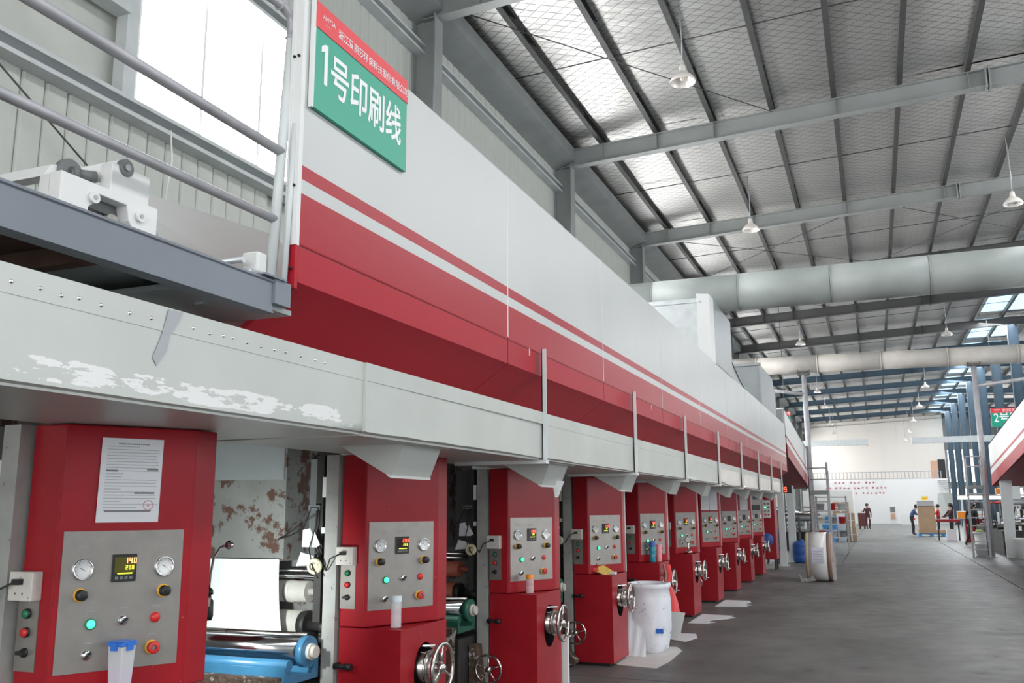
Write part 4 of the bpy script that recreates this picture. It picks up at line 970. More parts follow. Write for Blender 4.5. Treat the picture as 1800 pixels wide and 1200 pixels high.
# gooseneck lamp hanging at the side of the nearest console
sl = bpy.data.lights.new('work_light', 'SPOT'); sl.energy = 75; sl.spot_size = 1.9; sl.spot_blend = 1; sl.shadow_soft_size = .03; sl.color = (.93, 1, .98)
g = root('gooseneck_lamp', (-3.0, 3.6, 1.1), 'black gooseneck lamp hanging beside the nearest console', 'lamp')
MB().path([(-2.90, 3.6, 1.385), (-2.94, 3.6, 1.375), (-2.975, 3.6, 1.33), (-2.99, 3.6, 1.25), (-2.995, 3.6, 1.18)], .006, 8).build('gooseneck', chrome, g)
MB().lathe((-2.89, 3.6, 1.385), (1, 0, 0), [(-.02, .012), (0, .022), (.005, .012), (.02, .012), (.025, 0)], 14).build('clamp', chrome, g)
MB().lathe((-2.995, 3.6, 1.185), (0, 0, -1), [(0, .008), (.01, .02), (.03, .022), (.035, .012), (.05, .014), (.06, .024), (.13, .026), (.15, .02), (.15, 0)], 16).build('lamp_head', black, g)
MB().cyl((-2.982, 3.58, 1.14), (-2.982, 3.575, 1.10), .014, n=10).build('label_band', mat('peach_label', (.75, .5, .42), .5), g)

so = bpy.data.objects.new('work_light', sl); COL.objects.link(so); so.parent = g; so.location = Vector((-3.03, 3.72, 1.10)) - ORG[g.name]; so.rotation_euler = Vector((-.62, 1, -.04)).to_track_quat('-Z', 'Z').to_euler()
# ================================================================== WALKWAY, TOP LEFT
wk = root('walkway', (-2.6, 1.5, 2.3), 'blue-grey steel walkway edge with dark rusty deck above the grey channel', 'walkway')
MB().prism([(-2.16, 2.29), (-2.095, 2.29), (-2.095, 2.297), (-2.102, 2.30), (-2.102, 2.408), (-2.095, 2.412), (-2.095, 2.42), (-2.16, 2.42), (-2.16, 2.412), (-2.11, 2.408), (-2.11, 2.30), (-2.16, 2.297)], 'Y', -2, 2.80).build('edge_beam', beam_blue, wk)
MB().box(-3.9, -2.15, -2, 2.05, 2.37, 2.39).build('deck', rust, wk); MB().box(-3.9, -2.15, 2.05, 2.9, 2.36, 2.385).build('deck', midgrey, wk)
for y in (.2, 1.2, 2.02): MB().box(-3.9, -2.16, y, y + .05, 2.31, 2.37).build('cross_joist', rust, wk)
MB().prism([(-3.2, 2.31), (-2.12, 2.31), (-2.12, 2.33), (-3.2, 2.33)], 'Y', 2.4, 2.95).box(-2.2, -2.17, 2.55, 2.58, 2.30, 2.31).box(-2.3, -2.26, 2.6, 2.63, 2.30, 2.31).build('under_plate', midgrey, wk)
MB().box(-2.2, -2.08, 2.72, 2.86, 2.425, 2.432).box(-2.13, -2.09, 2.80, 2.9, 2.33, 2.425).build('foot_plate', beam_blue, wk)
rl = root('pipe_railing', (-2.17, 2.9, 2.44), 'round pipe railing with tall end post beside the sign end of the hood', 'railing')
MB().cyl((-2.17, 2.872, 2.435), (-2.17, 2.945, 3.55), .021, n=16).build('post', pale_rail, rl)
MB().cyl((-2.125, 2.90, 2.44), (-2.125, 2.93, 3.12), .012, n=10).build('side_post', pale_rail, rl)
MB().path([(-2.17, 2.943, 3.52), (-2.17, 2.945, 3.585), (-2.172, 2.93, 3.62), (-2.18, 2.89, 3.64), (-2.19, 2.79, 3.645), (-2.25, 1.2, 3.67)], .021, 12).torus((-2.17, 2.943, 3.52), (0, 0, 1), .021, .005, 16, 6).torus((-2.183, 2.87, 3.641), (0, 1, 0), .021, .005, 16, 6).build('top_rail', rail, rl)
MB().path([(-2.17, -1, 3.03), (-2.17, 2.4, 3.0), (-2.17, 2.91, 2.995)], .021, 14).build('middle_rail', rail, rl)
MB().path([(-2.17, -1, 2.66), (-2.17, 1.8, 2.69), (-2.17, 2.9, 2.70)], .018, 14).build('lower_rail', rail, rl)
# cast bracket with guide rollers
bk = root('roller_bracket', (-2.3, 2.1, 2.42), 'pale cast bracket with two dark guide rollers on the walkway', 'bracket')
# outline in (y, z)
poly = [(1.93, 2.42), (1.93, 2.58), (2.122, 2.58), (2.122, 2.677), (2.29, 2.677), (2.29, 2.58), (2.335, 2.58), (2.335, 2.42), (2.26, 2.42), (2.235, 2.47), (2.208, 2.50), (2.197, 2.55), (2.077, 2.55), (2.077, 2.528), (2.04, 2.495), (2.04, 2.42)]
MB().prism(poly, 'X', -2.30, -2.25).build('side_casting', white, bk, bevel=.003)
MB().box(-2.34, -2.30, 1.93, 1.96, 2.42, 2.575).box(-2.34, -2.30, 1.96, 2.13, 2.42, 2.44).build('back_casting', white, bk)
MB().prism([(1.935, 2.575), (2.03, 2.60), (2.03, 2.645), (1.96, 2.62)], 'X', -2.62, -2.335).build('top_cover', white, bk)
MB().prism([(2.2, 2.42), (2.33, 2.545), (2.375, 2.55), (2.47, 2.42)], 'X', -2.33, -2.305).build('rear_casting', midgrey, bk)
MB().cyl((-2.345, 2.03, 2.615), (-2.325, 2.03, 2.615), .047, n=24).build('roller_cap', darkgrey, bk)
MB().cyl((-2.33, 2.03, 2.612), (-2.30, 2.105, 2.625), .021, .018, n=16).cyl((-2.325, 2.035, 2.613), (-2.318, 2.05, 2.616), .026, n=16).build('guide_shaft', darkgrey, bk)
MB().cyl((-2.62, 2.18, 2.675), (-2.262, 2.18, 2.675), .030, n=20).build('upper_roller', white, bk)
MB().cyl((-2.262, 2.18, 2.675), (-2.245, 2.18, 2.675), .030, n=22).build('roller_cap', darkgrey, bk); MB().cyl((-2.245, 2.18, 2.675), (-2.238, 2.18, 2.675), .012, n=6).build('shaft_nut', rail, bk)
for y, z in ((2.055, 2.53), (2.252, 2.527)):
    MB().cyl((-2.25, y, z), (-2.238, y, z), .019, n=20).build('bolt_cap', white, bk); MB().cyl((-2.238, y, z), (-2.235, y, z), .008, n=6).build('bolt_head', rail, bk)
MB().box(-2.34, -2.30, 2.08, 2.22, 2.515, 2.56).build('slot_cover', darkgrey, bk); MB().cyl((-2.5, 2.17, 2.485), (-2.28, 2.17, 2.485), .03, n=16).build('lower_shaft', dirty_chrome, bk)
gp = root('grey_side_plate', (-2.6, 1.2, 2.42), 'plain grey machine plate behind the walkway beam', 'plate')
MB().box(-2.65, -2.6, .3, 2.0, 2.42, 2.64).build('plate', midgrey, gp)
wb_ = root('film_web', (-2.9, 3, 2.5), 'bright white film running from the bracket towards the hood', 'film')
fm = bpy.data.materials.new('backlit_film'); fm.use_nodes = True; N = fm.node_tree.nodes; b_ = N['Principled BSDF']; b_.inputs['Base Color'].default_value = (.95, .96, .96, 1); b_.inputs['Roughness'].default_value = .5
tr_ = N.new('ShaderNodeBsdfTranslucent'); tr_.inputs['Color'].default_value = (1, 1, 1, 1); mx_ = N.new('ShaderNodeMixShader'); mx_.inputs['Fac'].default_value = .3
fm.node_tree.links.new(b_.outputs[0], mx_.inputs[1]); fm.node_tree.links.new(tr_.outputs[0], mx_.inputs[2]); fm.node_tree.links.new(mx_.outputs[0], N['Material Output'].inputs['Surface'])
MB().add([(-2.9, 2.55, 2.90), (-2.42, 2.50, 2.42), (-2.42, 3.7, 2.42), (-2.9, 3.88, 3.0)], [(0, 1, 2, 3)]).build('film', fm, wb_)
sr = root('small_roller_pair', (-2.25, 2.75, 2.44), 'small pair of steel rollers with a pale end block beside the railing post', 'roller')
MB().box(-2.25, -2.17, 2.79, 2.85, 2.46, 2.545).build('end_block', white, sr, bevel=.01); MB().box(-2.23, -2.18, 2.80, 2.84, 2.42, 2.46).build('block_foot', white, sr)
for y, z in ((2.70, 2.495), (2.76, 2.462)): MB().cyl((-2.62, y, z), (-2.19, y + .03, z), .013, n=12).cyl((-2.62, y, z), (-2.40, y, z), .022, n=14).build('roller', galv, sr)

# ================================================================== FLOOR THINGS ALONG THE PRESS
# sheeted bag on its mat
bg = root('sheeted_bag', (-2.38, 10.25, 0), 'tall white sheeted ink bag with rolled rim beside the fourth console', 'bag')
rings = []; n = 28; rnd = random.Random(11)
levels = [(0, .15, .19), (.03, .19, .22), (.12, .21, .25), (.25, .235, .26), (.4, .235, .265), (.5, .24, .26), (.58, .23, .26), (.66, .22, .245), (.675, .235, .26), (.70, .24, .265), (.725, .235, .26), (.73, .20, .22), (.70, .19, .21), (.6, .18, .2)]
v = []; f = []
for li, (z, rx, ry) in enumerate(levels):
    for i in range(n):
        t = 2 * PI * i / n; wv = 1 + (.035 * math.sin(5 * t + li * .5) + .03 * math.sin(11 * t + li * .9) + rnd.uniform(-.012, .012)) * (1 if z < .62 else .25)
        e = .75; ct, st_ = math.cos(t), math.sin(t)
        v.append((-2.43 + rx * wv * math.copysign(abs(ct) ** e, ct) - .06 * (1 - z / .73) * (0), 10.2 + ry * wv * math.copysign(abs(st_) ** e, st_), z))
for li in range(len(levels) - 1):
    for i in range(n): f.append((li * n + i, li * n + (i + 1) % n, (li + 1) * n + (i + 1) % n, (li + 1) * n + i))
MB().add(v, f, 0, True).build('bag_skin', mat('white_sheet', (.80, .81, .86), .55, var=.06, vscale=6, wear=(.36, .40, .58), wscale=9, wamt=.60, bump=.3, bscale=8), bg)
MB().box(-2.30, -2.22, 9.945, 9.955, .22, .27).build('blue_tab', blue_p, bg)
dr = MB(); v = []; f = []
for a in range(9):
    for b in range(9):
        u, t = a / 8, b / 8; v.append((-2.66 + .22 * u + .07 * t, 10.0 - .27 * t ** 1.6 + .012 * math.sin(a * 1.9 + b * .6), .56 * (1 - t) ** 1.15 * (1 - .25 * u) + .006))
for a in range(8):
    for b in range(8): k_ = a * 9 + b; f.append((k_, k_ + 1, k_ + 10, k_ + 9))
dr.add(v, f, 0, True).build('loose_sheet', paper, bg)
def flat(pts, nm, lab, z=.004, m_=paper, grp='paper sheets on the floor'):
    c = sum((Vector((x, y, 0)) for x, y in pts), Vector()) / len(pts)
    o = MB().prism(pts, 'Z', .0005, z).build(nm, m_, off=c); tag(o, lab, 'mat', grp); return o
mat_w = mat('pale_mat', (.62, .60, .57), .6, var=.08, vscale=6)
flat([(-2.52, 9.2), (-2.12, 9.12), (-2.08, 9.6), (-2.10, 10.3), (-2.2, 10.55), (-2.8, 10.55), (-2.75, 9.4)], 'floor_mat', 'pale mat under the white sheeted bag', .004, mat_w)
flat([(-2.5, 12.75), (-2.2, 12.75), (-2.25, 12.85), (-2.16, 12.93), (-2.27, 12.99), (-2.25, 13.14), (-2.06, 13.4), (-1.99, 13.6), (-2.08, 13.68), (-2.05, 13.78), (-2.5, 13.85)], 'floor_sheet', 'torn white sheet on the floor in front of the sixth console')
flat([(-2.5, 14.98), (-2.0, 15.1), (-2.06, 15.25), (-1.98, 15.35), (-2.1, 15.5), (-2.03, 15.72), (-2.09, 16.02), (-2.5, 16.05)], 'floor_sheet', 'torn white sheet on the floor in front of the seventh console')
flat([(-2.5, 11.2), (-2.2, 11.0), (-2.12, 11.35), (-2.2, 11.7), (-2.5, 11.7)], 'floor_sheet', 'small white sheet on the floor by the fifth console')
ps = MB().add([(-2.40, 11.05, .03), (-2.28, 11.05, .03), (-2.2, 11.05, .32), (-2.37, 11.05, .33), (-2.40, 11.07, .03), (-2.28, 11.07, .03), (-2.2, 11.07, .32), (-2.37, 11.07, .33)], BX).build('leaning_board', white, off=(-2.3, 11.06, 0))
tag(ps, 'small white board leaning up beside the red ribbon bag', 'board')
wp = MB().box(-2.55, -2.49, 7.50, 7.54, .0, .50).build('white_plate', white, off=(-2.52, 7.52, 0)); tag(wp, 'narrow white upright plate just past the third console', 'plate')
# red striped bag hanging at the fifth console's wheel
rb = root('striped_bag', (-2.44, 11.3, .55), 'red and white striped carrier bag hanging from the fifth console hand wheel', 'bag')
v = []; f = []; L_ = [(.86, .05, 0), (.74, .05, .02), (.64, .035, .0), (.55, .06, .02), (.42, .10, .03), (.30, .13, .02)]
for z, r, o_ in L_:
    for i in range(14): t = 2 * PI * i / 14; q = 1 + .22 * (i % 2); v.append((-2.455 + o_ + r * .8 * q * math.cos(t), 11.30 + r * .7 * q * math.sin(t), z))
for a in range(len(L_) - 1):
    for i in range(14): f.append((a * 14 + i, a * 14 + (i + 1) % 14, (a + 1) * 14 + (i + 1) % 14, (a + 1) * 14 + i))
m = MB(); m.add(v, f, 0, True)
for k_ in range(len(f)): m.mi[k_] = 1 if (k_ % 14) % 4 == 1 else 0
m.build('bag_skin', [mat('red_film', (.8, .05, .05), .4), mat('pink_white_stripe', (.9, .6, .58), .4)], rb)

# end console, drum head, posts and clock under the far end of the hood
ec = root('end_console', (-2.62, 24.2, 0), 'red end cabinet with small white push button panel past the tenth console', 'console')
MB().box(-2.92, -2.41, 24.0, 24.6, .25, 1.82).build('cabinet_body', red, ec, bevel=.01)
for x, y in ((-2.87, 24.05), (-2.48, 24.05), (-2.48, 24.5)): MB().box(x, x + .05, y, y + .05, 0, .25).build('leg', dark, ec)
bp_ = MB().box(-2.76, -2.50, 23.975, 24.0, 1.28, 1.72).build('button_panel', white, ec)
for a in range(3):
    for b in range(4):
        x, z = -2.71 + .08 * a, 1.36 + .09 * b; g_ = (a == 1 and b == 2)
        MB().cyl((x, 23.975, z), (x, 23.955, z), .022, n=12).build('push_button', green_led if g_ else (red_p if b == 0 else darkgrey), bp_)
dh = root('drum_head', (-2.56, 23.8, .75), 'dark blue round motor head in front of the end cabinet', 'motor')
MB().lathe((-2.60, 23.86, .75), (0, -1, 0), [(0, .14), (.12, .155), (.14, .13), (.15, .05), (.15, 0)], 24).build('housing', blue_b, dh); MB().cyl((-2.60, 24.01, .75), (-2.60, 23.86, .75), .08, n=14).build('mount', dark, dh)
for X_, Y_, w_, lab in ((-2.40, 25.6, .16, 'nearer pale square post under the sloping hood end'), (-2.30, 27.4, .2, 'farther pale square post under the sloping hood end')):
    o = MB().box(X_ - w_ / 2, X_ + w_ / 2, Y_, Y_ + .16, 0, 2.15).box(X_ - w_ / 2 - .05, X_ + w_ / 2 + .05, Y_ - .05, Y_ + .21, 0, .02).build('square_post', pale_rail, off=(X_, Y_, 0)); tag(o, lab, 'post')
ck = root('digital_clock', (-2.22, 24.7, 1.96), 'black digital display with red numerals hanging below the hood end', 'clock')
MB().box(-2.36, -2.02, 24.75, 24.85, 1.90, 2.10).build('case', black, ck)
m = MB(); Pc = lambda u, v_, d: Vector((-2.34 + u, 24.745, 1.93 + v_)); digits(m, '19', Pc, .02, 0, .13); m.build('numerals', red_led, ck)
MB().cyl((-2.2, 24.8, 2.1), (-2.2, 24.8, 2.3), .01, n=6).build('hanger', dark, ck)
bb = root('blue_barrel', (-2.05, 27.3, 0), 'blue plastic barrel with rounded shoulders by the pale posts', 'barrel')
MB().lathe((-2.05, 27.3, 0), (0, 0, 1), [(0, 0), (0, .2), (.04, .235), (.2, .245), (.22, .235), (.24, .245), (.42, .245), (.44, .235), (.46, .245), (.54, .23), (.60, .17), (.61, .05), (.64, .05), (.64, 0)], 24).build('body', blue_b, bb)
MB().cyl((-2.1, 27.3, .61), (-2.1, 27.3, .64), .035, n=12).build('cap', black, bb)

# big film roll standing in the aisle
fr = root('film_roll', (-1.17, 20.8, 0), 'wide white film roll standing on its rim in the aisle, labelled and wrapped', 'roll')
Rr = .505
MB().cyl((-1.40, 20.8, Rr), (-1.04, 20.8, Rr), Rr, n=56).build('roll_body', mat('wrapped_white_roll', (.76, .75, .74), .28, var=.04, vscale=3), fr)
MB().cyl((-1.47, 20.8, Rr), (-1.40, 20.8, Rr), Rr * .995, n=56).build('tan_edge', yel_k, fr); MB().cyl((-1.04, 20.8, Rr), (-.95, 20.8, Rr), Rr * .995, n=56).build('brown_edge', brown_k, fr)
MB().cyl((-.955, 20.8, Rr), (-.925, 20.8, Rr), .12, n=28).build('core', cardboard, fr)
MB().cyl((-.95, 20.8, Rr), (-.91, 20.8, Rr), Rr * 1.01, n=40, caps=False).build('wrap_edge', clear_wrap, fr)
lb = MB(); v = []
for q in range(6):
    a = math.radians(200 - q * 7.5 - 6); y_, z_ = 20.8 + (Rr + .003) * math.cos(a), Rr + (Rr + .003) * math.sin(a); v += [(-1.33, y_, z_), (-1.10, y_, z_)]
lb.add(v, [(2 * q, 2 * q + 1, 2 * q + 3, 2 * q + 2) for q in range(5)], 0, True); l_ = lb.build('paper_label', mat('lilac_label', (.66, .66, .78), .5), fr)
m = MB()
for q in range(8):
    a = math.radians(193 - q * 4); y_, z_ = 20.8 + (Rr + .006) * math.cos(a), Rr + (Rr + .006) * math.sin(a); m.box(-1.31, -1.31 + (.18 if q % 3 else .11), y_ - .001, y_ + .001, z_ - .003, z_ + .003)
m.build('label_print', lblue_txt, l_)
m = MB(); rnd = random.Random(5)
for q in range(8):
    a = Vector((-1.5 + rnd.uniform(-.08, .12), 20.35 + rnd.uniform(-.1, .2), .01)); b = a + Vector((rnd.uniform(-.1, .1), rnd.uniform(-.1, .1), rnd.uniform(.02, .2))); c = a + Vector((rnd.uniform(.05, .2), rnd.uniform(-.12, .0), rnd.uniform(.0, .05))); m.add([a, b, c], [(0, 1, 2)])
for q in range(8):
    a = Vector((-.92 + rnd.uniform(-.0, .03), 20.5 + rnd.uniform(-.05, .3), .01 + rnd.uniform(0, .3))); b = a + Vector((.05, rnd.uniform(-.1, .1), rnd.uniform(.02, .2))); c = a + Vector((.02, rnd.uniform(-.12, .0), rnd.uniform(.0, .05))); m.add([a, b, c], [(0, 1, 2)])
m.build('crumpled_wrap', clear_wrap, fr)

# ladders with platforms
def ladder(x, y, wd, lab, H=2.7, plat=1.18, lean=0):
    l = root('platform_ladder', (x, y, 0), lab, 'ladder')
    a, b = x - wd / 2, x + wd / 2
    MB().box(a - .03, a + .03, y, y + .05, 0, H).build('rail_post', rail, l); MB().box(b - .03, b + .03, y - lean, y + .05, 0, H + .2).build('rail_post', rail, l)
    MB().box(a, b, y - .05, y + .6, plat - .08, plat + .02).build('platform', rafter_m, l)
    for z in (H - .25, H + .05, 1.9): MB().cyl((a, y, z), (b, y, z), .018, n=8).build('guard_rail', rail, l)
    z = .22
    while z < plat - .15: MB().box(a, b, y - .02, y + .08, z, z + .03).build('rung', rail, l); z += .24
    MB().cyl((b, y + .6, 0), (b, y + .6, H), .02, n=8).cyl((b, y, H - .1), (b, y + .6, H - .1), .018, n=8).build('rear_post', rail, l)
    return l
ladder(-1.36, 25.2, .42, 'grey steel platform ladder behind the white film roll', 2.5, 1.95)
ladder(2.88, 31.4, .46, 'grey steel platform ladder at the second press line', 3.0, 2.15)
wbk = root('white_bucket', (2.95, 32.4, 0), 'white bucket pair stacked behind the right ladder rungs', 'bucket')
MB().lathe((2.98, 32.4, 0), (0, 0, 1), [(0, 0), (0, .16), (.35, .20), (.36, .215), (.38, .215), (.38, .17), (.7, .20), (.74, .215), (.74, .19)], 20).build('buckets', white, wbk)
MB().ball((2.95, 32.4, .76), .12, sc3=(1, 1, .5)).build('rag', mat('green_rag', (.4, .55, .2), .8), wbk)
wt = root('white_drum', (3.92, 31.0, 0), 'plain white drum at the foot of the second press line', 'barrel')
MB().lathe((3.92, 31, 0), (0, 0, 1), [(0, 0), (0, .2), (.55, .2), (.56, .21), (.6, .21), (.6, 0)], 24).build('body', white, wt)

# ================================================================== FAR THINGS
def crate_box(name, x0, x1, y0, y1, z0, z1, m_, lab, cat='box', grp=None, lidm=None):
    r = root(name, ((x0 + x1) / 2, (y0 + y1) / 2, z0), lab, cat, grp)
    MB().box(x0, x1, y0, y1, z0, z1).build('body', m_, r, bevel=.01)
    MB().box(x0 + .02, x1 - .02, y0 - .004, y0, (z0 + z1) / 2 - .01, (z0 + z1) / 2 + .015).box((x0 + x1) / 2 - .03, (x0 + x1) / 2 + .03, y0 - .006, y0, z0 + .03, z1).build('tape', lidm or paper, r)
    return r
crate_box('white_cabinet', -3.3, -1.02, 46.5, 48.5, 0, 2.3, white, 'large white cabin block behind the stacked boxes', 'cabin', None, midgrey)
# blue crates stacked
for k in range(3):
    z = .02 + k * .37
    c = root('blue_crate', (-2.0, 43.5, z), ['lowest blue plastic crate of the stack by the pole', 'middle blue plastic crate of the stack by the pole', 'top blue plastic crate of the stack by the pole'][k], 'crate', 'blue crates in a stack')
    MB().box(-2.3, -1.74, 43.2, 43.9, z, z + .33).box(-2.33, -1.71, 43.17, 43.93, z + .29, z + .36).build('body', blue_c, c); MB().box(-2.1, -1.92, 43.18, 43.2, z + .15, z + .22).build('handle_slot', cloth_b, c)
for k, (x0, x1, z0, z1, m_, lab) in enumerate([(-1.70, -1.34, 0, .42, paper, 'lowest white carton beside the blue crates'), (-1.70, -1.34, .42, .82, paper, 'middle white carton beside the blue crates'), (-1.72, -1.36, .82, 1.24, paper, 'topmost white carton beside the blue crates'),
        (-1.32, -.92, 0, .62, cardboard, 'lower brown carton at the end of the stacks'), (-1.30, -.95, .62, 1.26, cardboard, 'upper brown carton at the end of the stacks'), (-1.9, -1.2, 1.26, 1.75, cardboard, 'long brown carton lying on top behind the white cartons')]):
    crate_box('carton', x0, x1, 44 if k < 5 else 44.7, 44.6 if k < 5 else 45.4, z0 if k != 5 else 1.26, z1, m_, lab, 'box', 'cartons stacked by the left side')
crate_box('carton', -1.9, -1.2, 44.7, 45.4, 0, 1.25, cardboard, 'big brown carton under the long carton, behind the white ones', 'box', 'cartons stacked by the left side')
tc_ = root('trolley', (-.75, 68, 0), 'dark red trolley beside the walking person', 'trolley')
MB().box(-1.25, -.75, 67.8, 68.5, .2, 1.1).build('bin', mat('brown_red_bin', (.09, .02, .02), .6), tc_); MB().box(-1.2, -1.1, 67.9, 68.0, 0, .2).box(-.9, -.8, 67.9, 68.0, 0, .2).build('wheels', black, tc_)
# pallet of board with tall stack
pl = root('blue_pallet', (2.55, 52.4, 0), 'blue plastic pallet under the tall board stack', 'pallet')
for x in (2.0, 2.55, 3.1): MB().box(x - .07, x + .07, 52, 53, 0, .12).build('runner', blue_c, pl)
MB().box(1.93, 3.2, 52, 53, .12, .17).build('deck', blue_c, pl)
bs = root('board_stack', (2.4, 52.5, .17), 'tall brown stack of board on the blue pallet', 'stack')
MB().box(1.95, 3.55, 51.95, 53, .17, .34).build('base_boards', cardboard, bs); MB().box(1.98, 2.78, 52.05, 52.9, .34, 1.55).box(2.02, 2.74, 52.1, 52.9, 1.55, 1.78).build('stacked_boards', cardboard, bs, bevel=.01)
MB().box(1.97, 2.76, 52.02, 52.9, 1.56, 1.82).build('grey_cover', rail, bs)
ys = root('yellow_sign', (2.4, 52.3, 1.82), 'small yellow sign on top of the board stack', 'sign')
MB().box(2.2, 2.52, 52.3, 52.33, 1.86, 2.05).box(2.35, 2.37, 52.3, 52.33, 1.80, 1.86).build('board', mat('yellow_card', (.9, .68, .05), .5), ys); MB().box(2.27, 2.45, 52.29, 52.3, 1.93, 1.97).build('print', orange_p, ys)
tb = root('white_table', (2.6, 86, 0), 'long white counter before the far white wall', 'table')
MB().box(1.9, 3.6, 86, 86.6, 0, .85).build('body', white, tb); MB().box(2.6, 3.0, 85.98, 86, .4, .55).build('red_mark', sign_r, tb)
# red cabinet and table at the right
rc_ = root('red_cabinet', (3.9, 45, 0), 'low red machine cabinet with pale marks at the second line end', 'cabinet')
MB().box(3.55, 4.6, 44.6, 45.6, .02, 1.1).build('body', red, rc_); MB().box(3.62, 3.72, 44.58, 44.6, .3, .42).build('white_mark', white, rc_); MB().box(3.45, 3.52, 44.5, 44.6, 0, 1.9).build('post', pale_rail, rc_)
MB().box(3.7, 4.2, 44.55, 44.7, 1.45, 1.75).build('monitor', black, rc_); MB().box(3.8, 4.0, 44.53, 44.55, 1.52, 1.68).build('screen', mat('pale_screen_glow', (.75, .85, 1), .3, emit=1.0), rc_)
cb = crate_box('storage_box', 3.25, 4.3, 44.2, 44.7, 1.0, 1.33, white, 'white storage box with orange end on the red cabinet', 'box', None, orange_p)
MB().box(3.25, 3.55, 44.19, 44.2, 1.02, 1.3).build('orange_end', orange_p, cb)
rt = root('red_table', (2.95, 47, 0), 'red topped work table by the second line', 'table')
MB().box(2.5, 3.5, 46.6, 47.5, .82, .95).build('table_top', red_dark, rt)
for x in (2.55, 3.4): MB().box(x, x + .06, 46.7, 46.76, 0, .82).build('leg', dark, rt)
crate_box('carton', 2.9, 3.3, 46.5, 47, 0, .5, paper, 'white carton under the red work table', 'box')
# second press line, seen under its hood
def tangle(nm, x0, x1, y0, y1, z1, lab, n, seed, reds=.3):
    r = root(nm, ((x0 + x1) / 2, (y0 + y1) / 2, 0), lab, 'printing machine')
    rnd = random.Random(seed)
    MB().box(x0, x1, y0 + .3, y1, .02, z1 * .45).build('machine_bed', dark, r)
    for k in range(n):
        x = rnd.uniform(x0, x1); y = rnd.uniform(y0, y1); z = rnd.uniform(.3, z1); l = rnd.uniform(.3, .8)
        m_ = rnd.choice([dark, darkgrey, dirty_chrome, chrome, red if rnd.random() < reds else dark, rail])
        t = k % 3
        if t == 0: MB().cyl((max(x0, x - l), y, z), (min(x1, x + l), y, z), rnd.uniform(.04, .09), n=14).build('roller', m_, r)
        elif t == 1: MB().box(x - .04, x + .04, y - .04, y + .04, .02, z1 * rnd.uniform(.6, 1)).build('upright', m_, r)
        else: MB().path([(x, y, z1 * .9), (x + rnd.uniform(-.15, .15), y - .05, z1 * .6), (x + rnd.uniform(-.2, .2), y, z1 * .4)], .018, 6).build('hose', black, r)
    MB().box(x0, x1, y0 + .2, y0 + .3, z1, z1 + .06).build('cross_beam', rail, r)
    return r
tangle('press_unit', 3.7, 5.2, 33, 36, 1.7, 'dark roller machinery under the second line hood', 26, 3)
tangle('press_unit', 3.8, 5.4, 38, 42, 1.9, 'dark and red machinery farther back in the second line', 24, 8, .6)
tangle('winder', -4.2, -1.95, 34.0, 38, 1.5, 'winding machine with red parts behind the blue barrel', 30, 5, .6)
lt_ = root('tube_light', (4.1, 40, 1.85), 'bright tube light over the second line machinery', 'lamp')
MB().box(3.0, 4.9, 40, 40.1, 1.80, 1.92).build('tube', tube_glow, lt_); MB().box(2.98, 4.92, 40, 40.12, 1.92, 1.97).build('fixture', white, lt_)
for x in (3.1, 4.8): MB().cyl((x, 40.05, 1.97), (x, 40.05, 2.6), .012, n=6).build('rod', dark, lt_)
od = root('orange_tray', (4.5, 39, 2.0), 'orange tray above the tube light', 'tray'); MB().box(4.25, 4.75, 38.9, 39.3, 1.98, 2.2).build('tray', orange_p, od)
for X_, Y_, lab in ((3.72, 31.4, 'pale square post at the near foot of the second line'), (4.6, 36.5, 'pale square post farther under the second line')):
    o = MB().prism([(X_ - .16, 0), (X_ + .1, 0), (X_ + .16, 2.6), (X_ - .16, 2.6)], 'Y', Y_, Y_ + .2).build('square_post', pale_rail, off=(X_, Y_, 0)); tag(o, lab, 'post')
# small pale rack behind the film roll
rk = root('shelf_rack', (-1.45, 33, 0), 'pale rack of bottles and tubs behind the platform ladder', 'shelf')
for z in (.5, .95, 1.4, 1.85): MB().box(-1.95, -.95, 33, 33.6, z, z + .03).build('shelf', pale_rail, rk)
for x in (-1.95, -.98): MB().box(x, x + .04, 33, 33.04, 0, 1.9).box(x, x + .04, 33.56, 33.6, 0, 1.9).build('upright', rail, rk)
rnd = random.Random(9)
TUB = ['red tub at the %s of the rack', 'white tub at the %s of the rack', 'grey tub at the %s of the rack']
k = 0
for z in (.53, .98, 1.43):
    for q, x in enumerate((-1.78, -1.42, -1.12)):
        m_ = (red_p, white, rail)[(k + q) % 3]; nm = ('red', 'white', 'grey')[(k + q) % 3]
        t = root('tub', (x, 33.2, z), '%s tub on the %s shelf of the pale rack' % (nm, ('lowest', 'middle', 'upper')[k]), 'tub', 'tubs on the pale rack')
        MB().lathe((x, 33.2, z), (0, 0, 1), [(0, 0), (0, .10), (.20, .12), (.2, .13), (.23, .13), (.23, 0)], 14).build('body', m_, t)
    k += 1

